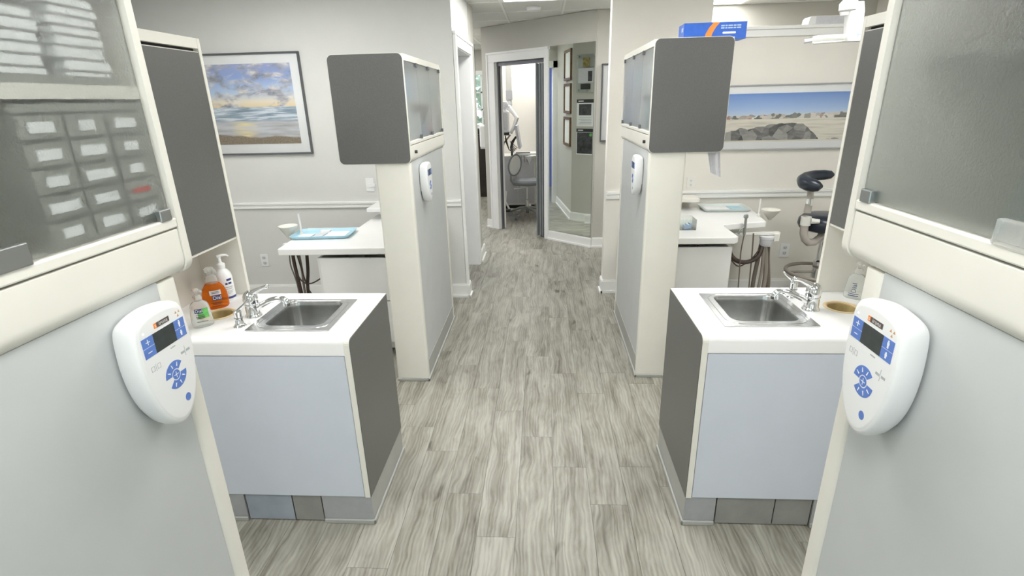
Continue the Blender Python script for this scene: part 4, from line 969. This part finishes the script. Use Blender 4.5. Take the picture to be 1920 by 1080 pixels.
# ================================================================== ASSISTANT STOOL
sx_, sy_ = 2.17, 4.08
t = thing('assistant_stool', 'dark navy stool with curved armrest near the rocky beach picture', 'stool', (sx_, sy_, 0))
part(t, 'seat', MB().lathe([(.0001,.70),(.15,.70),(.185,.715),(.20,.745),(.195,.785),(.165,.815),(.10,.828),(.0001,.832)], (sx_, sy_, 0), 36), 'vinyl', smooth=True, label='round navy vinyl seat')
arm = [(1.905,3.93,1.085),(1.895,3.98,1.09),(1.915,4.06,1.10),(1.97,4.12,1.11),(2.05,4.15,1.115),(2.14,4.15,1.118)]
m = MB().tube([(1.978,3.86,1.070),(1.955,3.862,1.070),(1.93,3.875,1.073),(1.905,3.91,1.078),(1.90,3.96,1.083),(1.92,4.03,1.092),(1.97,4.09,1.102),(2.04,4.12,1.11),(2.11,4.125,1.113),(2.16,4.12,1.114),(2.18,4.115,1.114)], [.012,.035,.045,.048,.048,.045,.042,.04,.038,.03,.010], 16)
part(t, 'armrest', m, 'vinyl', smooth=True, label='curved navy vinyl armrest')
ap = part(t, 'armrest_post', MB().tube([(1.955,3.97,1.05),(1.962,3.97,.95),(1.958,3.97,.86)], [.024,.023,.026], 14), 'taupe', smooth=True)
part(ap, 'chrome_sleeve', MB().cyl((1.961,3.97,.965), (1.962,3.97,.915), .0245, seg=14), 'chrome', smooth=True)
part(ap, 'clamp', MB().cyl((1.958,3.97,.765), (1.958,3.97,.83), .036, seg=18).cyl((1.985,3.95,.80), (2.04,3.935,.80), .022, .016, 8), 'offwhite', smooth=True)
part(t, 'armrest_bracket', MB().tube([(1.958,3.97,.83),(1.955,3.97,.76),(1.958,3.97,.70),(1.975,3.975,.655),(2.01,3.985,.625),(2.06,4.0,.625),(2.11,4.02,.655),(2.15,4.05,.70)], .028, 12), 'taupe', smooth=True)
part(t, 'column', MB().lathe([(.045,.10),(.045,.45),(.028,.46),(.028,.70)], (sx_, sy_, 0), 18), 'chrome', smooth=True)
part(t, 'foot_ring', MB().tube([(sx_+.23*math.cos(R(a)), sy_+.23*math.sin(R(a)), .36) for a in range(0, 360, 12)], .014, 10, True).tube([(sx_-.23, sy_, .36), (sx_+.23, sy_, .36)], .010, 8), 'hosegrey', smooth=True)
for k in range(5):
    a = R(72*k+20); e = (sx_+.27*math.cos(a), sy_+.27*math.sin(a))
    lg = part(t, 'leg', MB().tube([(sx_, sy_, .12), (sx_+.15*math.cos(a), sy_+.15*math.sin(a), .10), (e[0], e[1], .075)], [.03,.024,.018], 10), 'chrome', smooth=True)
    n_ = Vector((-math.sin(a), math.cos(a), 0))*.016; c_ = Vector((e[0], e[1], .03)); part(lg, 'caster', MB().cyl(c_-n_, c_+n_, .03, seg=14), 'black', smooth=True)

# dental light arm, box on the ledge, carton, hanging sheet
t = thing('dental_light', 'white ceiling-hung dental light arm before the rocky beach picture', 'dental light', (1.82, 3.6, CEIL))
part(t, 'ceiling_pole', MB().cyl((1.80,3.6,CEIL+.002), (1.80,3.6,2.19), .022), 'white', smooth=True)
part(t, 'ceiling_plate', MB().lathe([(.09,-.03),(.09,.002)], (1.80,3.6,CEIL)), 'white', smooth=True)
part(t, 'elbow', MB().lathe([(.03,2.145),(.05,2.155),(.052,2.19),(.04,2.205),(.0001,2.207)], (1.815,3.6,0), 22).lathe([(.024,2.128),(.03,2.146)], (1.80,3.6,0), 18), 'white', smooth=True)
part(t, 'drop_arm', MB().loft([[Vector((x_, y_, z_)) for x_, y_ in rrect(cx-w_/2, cx+w_/2, 3.6-.04, 3.6+.04, .02, 4)] for (cx, w_, z_) in ((1.845,.085,2.196),(1.855,.09,2.15),(1.862,.086,2.06),(1.868,.082,2.0),(1.868,.07,1.984))]), 'white', smooth=True)
part(t, 'printed_mark', MB().box(1.866, 1.892, 3.5575, 3.559, 2.02, 2.035).box(1.872, 1.88, 3.5575, 3.559, 2.005, 2.018), 'lightblue')
part(t, 'handle_sleeve', MB().tube([(1.60+.03,3.6,1.998),(1.66,3.6,2.0),(1.75,3.6,2.004),(1.84,3.6,2.008)], [.022,.025,.024,.020], 16), 'whiteclear', smooth=True)
part(t, 'handle_tip', MB().cyl((1.586,3.6,1.992), (1.632,3.6,1.997), .0115), 'palegrey', smooth=True)
part(t, 'lower_arm', MB().tube([(1.64,3.602,1.982),(1.76,3.602,1.986),(1.90,3.605,1.990),(2.05,3.61,2.0)], .008, 8), 'offwhite', smooth=True)
t = thing('light_rail_box', 'long white box lying on the partition ledge', 'box', (2.22, 4.66, 2.19))
part(t, 'housing', MB().prism([(2.04,2.1905),(2.045,2.235),(2.06,2.25),(2.42,2.25),(2.42,2.1905)], lambda a, b, h: (a, h, b), 4.60, 4.72), 'white', bevel=.004); part(t, 'face_panel', B(2.095, 2.418, 4.597, 4.60, 2.195, 2.246), 'palegrey')
zc_ = 1.9835
rb = Matrix.Rotation(R(-2), 3, 'Z'); t = thing('supply_box', 'blue carton with orange band on top of the tower', 'carton', (.935, 3.27, zc_), None, rb)
part(t, 'carton', B(-.165, .165, -.07, .07, 0, .085), 'boxblue', bevel=.001)
bandp = lambda o: [(-.075+o, 0), (-.068+o, .03), (-.052+o, .06), (-.030+o, .085), (.003+o, .085), (-.018+o, .06), (-.034+o, .03), (-.040+o, 0)]
part(t, 'orange_band', MB().prism(bandp(.02), lambda a, b, h: (a, h, b), -.0712, -.0700), 'orange', label='orange curved band')
part(t, 'end_panel_print', B(-.1658, -.165, -.05, -.01, .045, .065), 'lightblue')
for zz in (.067, .056):
    x_ = .03
    for w_ in (.018, .011, .024, .014, .021):
        part(t, 'carton_print', B(x_, x_+w_, -.0713, -.0702, zz-.0035, zz+.0035), 'lightblue'); x_ += w_+.004
part(t, 'carton_text', MB().prism(rrect(.04, .11, .027, .037, .004, 3), lambda a, b, h: (a, h, b), -.0713, -.0702), 'paper')
t = thing('hanging_sheet', 'pale plastic sheet hanging under the tower with the blue carton', 'sheet', (.96, 3.07, 1.26))
m = MB(); n_ = 8
for i in range(n_):
    a0, a1 = i/n_, (i+1)/n_; yy = lambda a: 3.07+.006*math.sin(a*9)
    m.add([(.945+.06*a0, yy(a0), 1.287-.028*a0), (.945+.06*a1, yy(a1), 1.287-.028*a1), (.915+.07*a1, yy(a1), 1.4165), (.915+.07*a0, yy(a0), 1.4165)], [(0,1,2,3)])
part(t, 'sheet', m, 'palegrey'); part(t, 'clip', B(.93, .97, 3.058, 3.082, 1.404, 1.4168), 'white')

# ================================================================== FAR RIGHT CABINET SLIVER, PICTURE
t = thing('corner_cabinet', 'charcoal sided cabinet with white top past the cream wall stub', 'cabinet', (.95, 5.2, 0))
part(t, 'body', B(.67, 1.25, 4.80, 5.58, 0, .90), 'dark'); part(t, 'countertop', B(.655, 1.26, 4.79, 5.60, .90, .94), 'counter', bevel=.004)
t = thing('wall_cabinet', 'charcoal upper cabinet over the white topped corner cabinet', 'cabinet', (.9, 5.3, 1.42))
m = MB().prism(rrect(4.9, 5.76, 1.42, 2.21, .06, 5), lambda a, b, h: (h, a, b), .668, .70); part(t, 'end_panel', m, 'dark'); part(t, 'body', B(.70, 1.1, 4.93, 5.73, 1.45, 2.18), 'cream')
part(t, 'support', B(.72, 1.1, 4.93, 5.5, .9405, 1.45), 'cream')
picture(.635, 1.45, 6.185, 1.235, 2.045, .014, (.22,.1,.1,.1), 'frame', 'photo', 'graphite framed picture beside the tall mirror')

# ================================================================== MIRROR AND FOLDING DOOR
t = thing('wall_mirror', 'tall frameless mirror on the angled wall', 'mirror', aw(.01, 0, .12))
part(t, 'mirror_glass', abox(MB(), -.308, .333, -.006, -.001, .122, 2.268), 'mirror')
m = MB(); abox(m, .333, .337, -.007, -.001, .122, 2.268); part(t, 'edge_channel', m, 'nickel')
t = thing('folding_door', 'grey accordion folding door gathered at the mirror side', 'door', aw(-.45, .05, 0))
for k in range(6):
    u = DI1-.006-.021*k
    m = MB(); d0, d1 = (.012, .085) if k % 2 == 0 else (.03, .10)
    abox(m, u-.017, u, d0, d1, .012, DH-.05); part(t, 'fold', m, 'curtain', bevel=.005)
m = MB(); abox(m, DI1-.150, DI1-.134, .0, .09, .012, DH-.05); lp = part(t, 'lead_post', m, 'curtain', bevel=.003)
m = MB(); abox(m, DI1-.160, DI1-.150, .03, .055, .95, 1.10); part(lp, 'pull_handle', m, 'nickel', bevel=.003)

# ================================================================== ROOM BEHIND THE FOLDING DOOR
# operator stool
cx, cy = -.245, 7.98
t = thing('operator_stool', 'grey wheeled operator stool behind the folding door', 'stool', (cx, cy, 0))
part(t, 'seat', MB().lathe([(.0001,.49),(.18,.495),(.235,.515),(.245,.545),(.225,.572),(.15,.582),(.0001,.585)], (cx+.02, cy, 0), 32), 'vinylg', smooth=True, label='slate grey vinyl seat')
part(t, 'seat_plate', B(cx-.10, cx+.10, cy-.10, cy+.10, .468, .492), 'offwhite')
m = MB().lathe([(.0001,-.028),(.10,-.026),(.145,-.012),(.15,.006),(.12,.022),(.0001,.030)], (0,0,0), 28, 1, .62)
rm = Matrix.Translation((cx-.185, cy-.02, .79)) @ Matrix.Rotation(R(-28), 4, 'Z') @ Matrix.Rotation(R(12), 4, 'X') @ Matrix.Rotation(R(90), 4, 'Y') @ Matrix.Rotation(0, 4, 'Z')
bk = part(t, 'backrest', MB().loft([[Vector((w_, .105*k*math.cos(R(a)), .150*k*math.sin(R(a)))) for a in range(0, 360, 15)] for (w_, k) in ((-.035,.55),(-.03,.85),(-.015,.98),(.01,1.0),(.025,.9),(.032,.6))]).xf(Matrix.Translation((cx-.185, cy-.01, .785)) @ Matrix.Rotation(R(-52), 4, 'Z') @ Matrix.Rotation(R(10), 4, 'Y')), 'offwhite', smooth=True, label='pale oval backrest')
part(bk, 'backrest_edge', MB().tube([Vector((.012, .112*math.cos(R(a)), .157*math.sin(R(a)))) for a in range(0, 360, 15)], .012, 8, True).xf(Matrix.Translation((cx-.185, cy-.01, .785)) @ Matrix.Rotation(R(-52), 4, 'Z') @ Matrix.Rotation(R(10), 4, 'Y')), 'vinylg', smooth=True)
part(t, 'back_arm', MB().tube([(cx-.06, cy+.04, .475), (cx-.20, cy+.06, .48), (cx-.245, cy+.05, .55), (cx-.24, cy+.03, .74)], .013, 10), 'nickel', smooth=True)
part(t, 'gas_column', MB().lathe([(.030,.12),(.030,.26),(.019,.265),(.019,.47)], (cx, cy, 0), 16), 'chrome', smooth=True)
part(t, 'height_lever', MB().tube([(cx, cy, .455), (cx-.12, cy-.12, .45), (cx-.19, cy-.16, .455)], .008, 8), 'offwhite', smooth=True)
for k in range(5):
    a = R(72*k-125); e = (cx+.275*math.cos(a), cy+.275*math.sin(a))
    lg = part(t, 'leg', MB().tube([(cx, cy, .145), (cx+.12*math.cos(a), cy+.12*math.sin(a), .13), (e[0], e[1], .075)], [.026,.022,.016], 10), 'nickel', smooth=True)
    n_ = Vector((-math.sin(a), math.cos(a), 0))*.02; c_ = Vector((e[0], e[1], .032)); part(lg, 'caster', MB().cyl(c_-n_, c_-n_*.2, .032, seg=14).cyl(c_+n_*.2, c_+n_, .032, seg=14), 'vinylg', smooth=True)
# cabinet with counter
t = thing('equipment_cabinet', 'white equipment cabinet behind the operator stool', 'cabinet', (-.40, 8.85, 0))
part(t, 'body', B(-.685, -.13, 8.62, 9.08, .06, .83), 'offwhite', bevel=.004); part(t, 'countertop', B(-.695, -.11, 8.60, 9.083, .83, .855), 'offwhite', bevel=.004)
part(t, 'door', B(-.665, -.42, 8.603, 8.619, .10, .80), 'palegrey', bevel=.002); part(t, 'door', B(-.41, -.15, 8.603, 8.619, .10, .80), 'palegrey', bevel=.002); part(t, 'kick', B(-.66, -.15, 8.66, 9.05, 0, .06), 'gap')
t = thing('delivery_tray', 'white swing tray over the equipment cabinet', 'tray', (-.26, 8.35, .86))
part(t, 'tray_plate', B(-.44, -.10, 8.22, 8.50, .905, .93), 'white', bevel=.006); part(t, 'tray_arm', MB().tube([(-.26,8.40,.90),(-.26,8.52,.88),(-.26,8.64,.878)], .02, 10), 'white', smooth=True)
part(t, 'control_strip', B(-.42, -.2, 8.24, 8.30, .9305, .94), 'black'); part(t, 'instrument_rack', B(-.40, -.22, 8.21, 8.225, .86, .905), 'palegrey')
for k in range(4): part(t, 'handpiece', MB().cyl((-.38+.045*k, 8.20, .80), (-.38+.045*k, 8.205, .90), .008, .011, 8), 'nickel', smooth=True)
cone(-.205, 8.12, .80, .895, .06, 0, 'white cone-shaped cup beside the operator stool', 'white')
part(bpy.data.objects['delivery_tray'], 'cup_bracket', MB().tube([(-.205,8.12,.775),(-.205,8.18,.80),(-.205,8.24,.906)], .009, 8), 'white', smooth=True)
# pole, x-ray head
t = thing('xray_machine', 'white wall x-ray arm hanging from a square column', 'x-ray machine', (-.50, 8.5, 1.2))
part(t, 'column', B(-.56, -.47, 8.46, 8.54, 1.84, CEIL+.002), 'offwhite', bevel=.006); part(t, 'column_sleeve', B(-.565, -.465, 8.455, 8.545, 1.70, 1.84), 'palegrey', bevel=.008)
part(t, 'swivel', MB().lathe([(.03,1.60),(.045,1.63),(.045,1.68),(.03,1.70)], (-.515,8.5,0), 16).cyl((-.515,8.5,1.61), (-.515,8.43,1.58), .035), 'white', smooth=True)
part(t, 'scissor_arm', MB().tube([(-.515,8.44,1.585),(-.44,8.42,1.50),(-.40,8.40,1.44),(-.44,8.40,1.32),(-.50,8.40,1.22)], [.034,.03,.034,.03,.026], 12), 'white', smooth=True)
hd = part(t, 'tube_head', MB().prism(rrect(-.655, -.515, 1.235, 1.55, .03, 4), lambda a, b, h: (a, h, b), 8.28, 8.45), 'white', bevel=.01, label='white x-ray tube head')
part(hd, 'head_panel', MB().prism(rrect(-.635, -.535, 1.27, 1.52, .02, 4), lambda a, b, h: (a, h, b), 8.275, 8.281), 'palegrey'); part(hd, 'head_knob', MB().lathe([(.02,1.55),(.02,1.575),(.05,1.60),(.055,1.64),(.04,1.68),(.0001,1.69)], (-.575,8.36,0), 18), 'palegrey', smooth=True)
part(hd, 'collimator', MB().cyl((-.66,8.36,1.45), (-.70,8.34,1.45), .05, seg=16), 'palegrey', smooth=True); part(hd, 'yoke', B(-.60, -.52, 8.34, 8.42, 1.19, 1.236), 'black')
# monitor with cables
t = thing('monitor', 'grey backed monitor on a black arm above the equipment cabinet', 'monitor', (-.40, 8.3, .86))
rmon = Matrix.Translation((-.37, 8.10, 1.18)) @ Matrix.Rotation(R(89), 4, 'Z') @ Matrix.Rotation(R(-9), 4, 'X')
part(t, 'screen_shell', MB().box(-.2, .2, -.02, .012, -.16, .17).xf(rmon), 'palegrey', bevel=.006); part(t, 'screen', MB().box(-.19, .19, .012, .015, -.15, .16).xf(rmon), 'black')
part(t, 'arm', MB().tube([(-.41,8.22,1.17),(-.47,8.28,1.10),(-.50,8.40,1.0),(-.50,8.62,.95),(-.50,8.64,.856)], .018, 10), 'black', smooth=True)
for k in range(4): part(t, 'cable', MB().tube([(-.42-.012*k,8.2,1.15-.03*k),(-.47-.01*k,8.2,1.05+.02*k),(-.45+.02*k,8.22,.95+.02*k),(-.52,8.25,.98),(-.58,8.3,1.12+.03*k)], .006, 8), 'black', smooth=True)
part(t, 'cable', MB().tube([(-.50,8.3,1.2),(-.60,8.32,1.08),(-.64,8.34,.95),(-.64,8.6,.86)], .012, 8), 'hosegrey', smooth=True)
t = thing('foot_pedal_hose', 'coiled white hose on the floor under the operator stool', 'hose', (-.45, 8.3, 0))
part(t, 'hose', MB().tube([(-.60,8.55,.30),(-.62,8.48,.15),(-.55,8.42,.03),(-.40,8.38,.02),(-.28,8.36,.02),(-.20,8.40,.03),(-.22,8.48,.10)], .018, 8), 'offwhite', smooth=True)
part(t, 'pedal', B(-.62, -.52, 8.34, 8.46, 0.0, .04), 'black', bevel=.01)

# ================================================================== HALLWAY
t = thing('hall_cabinet', 'dark espresso cabinet under the hallway window', 'cabinet', (-1.3, 10.1, 0))
part(t, 'body', B(-1.9, -.90, 9.80, 10.36, 0, 1.10), 'espresso'); part(t, 'top', B(-1.92, -.88, 9.78, 10.37, 1.10, 1.125), 'espresso', bevel=.003)
for k in range(2): part(t, 'door', B(-1.88+.49*k, -1.40+.49*k, 9.785, 9.80, .08, 1.08), 'espresso', bevel=.003)
t = thing('paper_dispenser', 'white dispenser on the end of the angled wall', 'dispenser', (-.86, 7.62, 1.06)); px = pe.x
part(t, 'housing', B(px-.09, px-.0005, 7.50, 7.74, 1.08, 1.38), 'white', bevel=.02); part(t, 'outlet', B(px-.085, px-.02, 7.52, 7.72, 1.066, 1.08), 'palegrey')
t = thing('sill_jar', 'small dark jar on the hall cabinet under the window', 'jar', (-1.2, 10.0, 1.1255)); part(t, 'jar_body', MB().lathe([(.03,0),(.035,.01),(.035,.07),(.025,.085)], (-1.2,10.0,1.1255), 16), 'black', smooth=True); part(t, 'lid', MB().lathe([(.028,.085),(.028,.1),(.0001,.102)], (-1.2,10.0,1.1255), 16), 'drawer', smooth=True)
# garden shrub outside the hallway window
sh = MB()
for k in range(420):
    a = random.random()*6.28; q = random.random()**.5; h = random.random()
    c_ = Vector((-1.3+1.3*q*math.cos(a)*(1-.4*h), 12.0+.6*q*math.sin(a), .1+2.2*h)); s_ = .10+.08*random.random(); v1 = Vector((random.gauss(0,1), random.gauss(0,1), random.gauss(0,1))).normalized(); v2 = v1.orthogonal().normalized()
    sh.add([c_-v1*s_, c_+v2*s_*.5, c_+v1*s_, c_-v2*s_*.5], [(0,1,2,3)])
t = thing('garden_shrub', 'leafy green shrub outside the hallway window', 'shrub', (-1.3, 12.0, 0)); part(t, 'foliage', sh, 'leafgreen'); part(t, 'stem', MB().cyl((-1.3,12,-.1), (-1.3,12,1.6), .05, .02), 'hose')
struct('ground', B(-8, 6, 10.9, 16, -.2, -.1), M['leafgreen'], 'green ground outside the hallway window')
# items on the cut-corner wall and the hallway wall, seen in the mirror
ca = Vector((CH0[0], CH0[1], 0)); cb_ = Vector((CH1[0], CH1[1], 0)); cdv = (cb_-ca).normalized(); cn = Vector((cdv.y, -cdv.x, 0)); CL = (cb_-ca).length
def cbox(u0, u1, d0, d1, z0, z1):
    t_ = MB().box(u0, u1, d0, d1, z0, z1); return MB().add([ca+cdv*p.x+cn*p.y+Vector((0,0,p.z)) for p in t_.v], t_.f)
def clo(u, z): return ca+cdv*u+Vector((0,0,z))
t = thing('acrylic_award_plate', 'clear acrylic award plate reflected in the tall mirror', 'plaque', clo(.17, 1.78))
part(t, 'plate', cbox(.02, .315, .018, .022, 1.775, 2.245), 'acrylic')
for u in (.045, .29):
    for z in (1.80, 2.22): part(t, 'standoff', MB().cyl(ca+cdv*u+cn*.0+Vector((0,0,z)), ca+cdv*u+cn*.032+Vector((0,0,z)), .012, seg=12), 'nickel', smooth=True)
part(t, 'photo_card', cbox(.11, .215, .0225, .025, 2.09, 2.20), 'gold'); d = part(t, 'certificate', cbox(.05, .285, .0225, .025, 1.892, 2.075), 'palegrey'); part(d, 'portrait', cbox(.065, .13, .0252, .026, 1.91, 2.035), 'photo')
part(d, 'text_line', MB(), 'print') if False else None
part(t, 'name_plate', cbox(.09, .245, .0225, .026, 1.812, 1.878), 'black')
for (z0, z1, lab, dark) in ((1.335, 1.685, 'white poster with a group photo reflected in the tall mirror', False), (.955, 1.305, 'dark poster with two standing figures reflected in the tall mirror', True)):
    t = thing('wall_poster', lab, 'poster', clo(.17, z0))
    bd = part(t, 'backing_board', cbox(.035, .31, .001, .009, z0, z1), 'paper'); part(bd, 'title_band', cbox(.035, .31, .0092, .0105, z1-.045, z1), 'black')
    part(bd, 'title_text', cbox(.20, .285, .0106, .011, z1-.028, z1-.016), 'paper')
    if dark: part(bd, 'photo', cbox(.045, .30, .0092, .010, z0+.015, z1-.05), 'photo'); part(bd, 'seal', MB().cyl(clo(.075, z1-.08)+cn*.0102, clo(.075, z1-.08)+cn*.0112, .022, seg=18), 'greenlab')
    else:
        part(bd, 'photo', cbox(.075, .275, .0092, .010, z0+.145, z1-.06), 'photo')
        m = MB()
        for k in range(5): q = cbox(.07, .28-.02*(k % 3), .0092, .0096, z0+.03+.02*k, z0+.036+.02*k); m.add(q.v, q.f)
        part(bd, 'text_lines', m, 'print')
for k, (z0, z1, lab) in enumerate(((1.94, 2.34, 'topmost of three bronze framed certificates on the hallway wall'), (1.50, 1.90, 'middle one of three bronze framed certificates on the hallway wall'), (1.05, 1.45, 'lowest of three bronze framed certificates on the hallway wall'))):
    yw = 6.085; t = thing('framed_certificate', lab, 'certificate', (-1.25, yw, z0), 'certificates on the hallway wall')
    for (a, b, c, e) in ((-1.52,-1.04,z1-.035,z1), (-1.52,-1.04,z0,z0+.035), (-1.52,-1.485,z0+.035,z1-.035), (-1.075,-1.04,z0+.035,z1-.035)): part(t, 'frame_bar', B(a, b, yw, yw+.03, c, e), 'woodframe', bevel=.003)
    part(t, 'paper_sheet', B(-1.485, -1.075, yw+.004, yw+.012, z0+.035, z1-.035), 'paper')
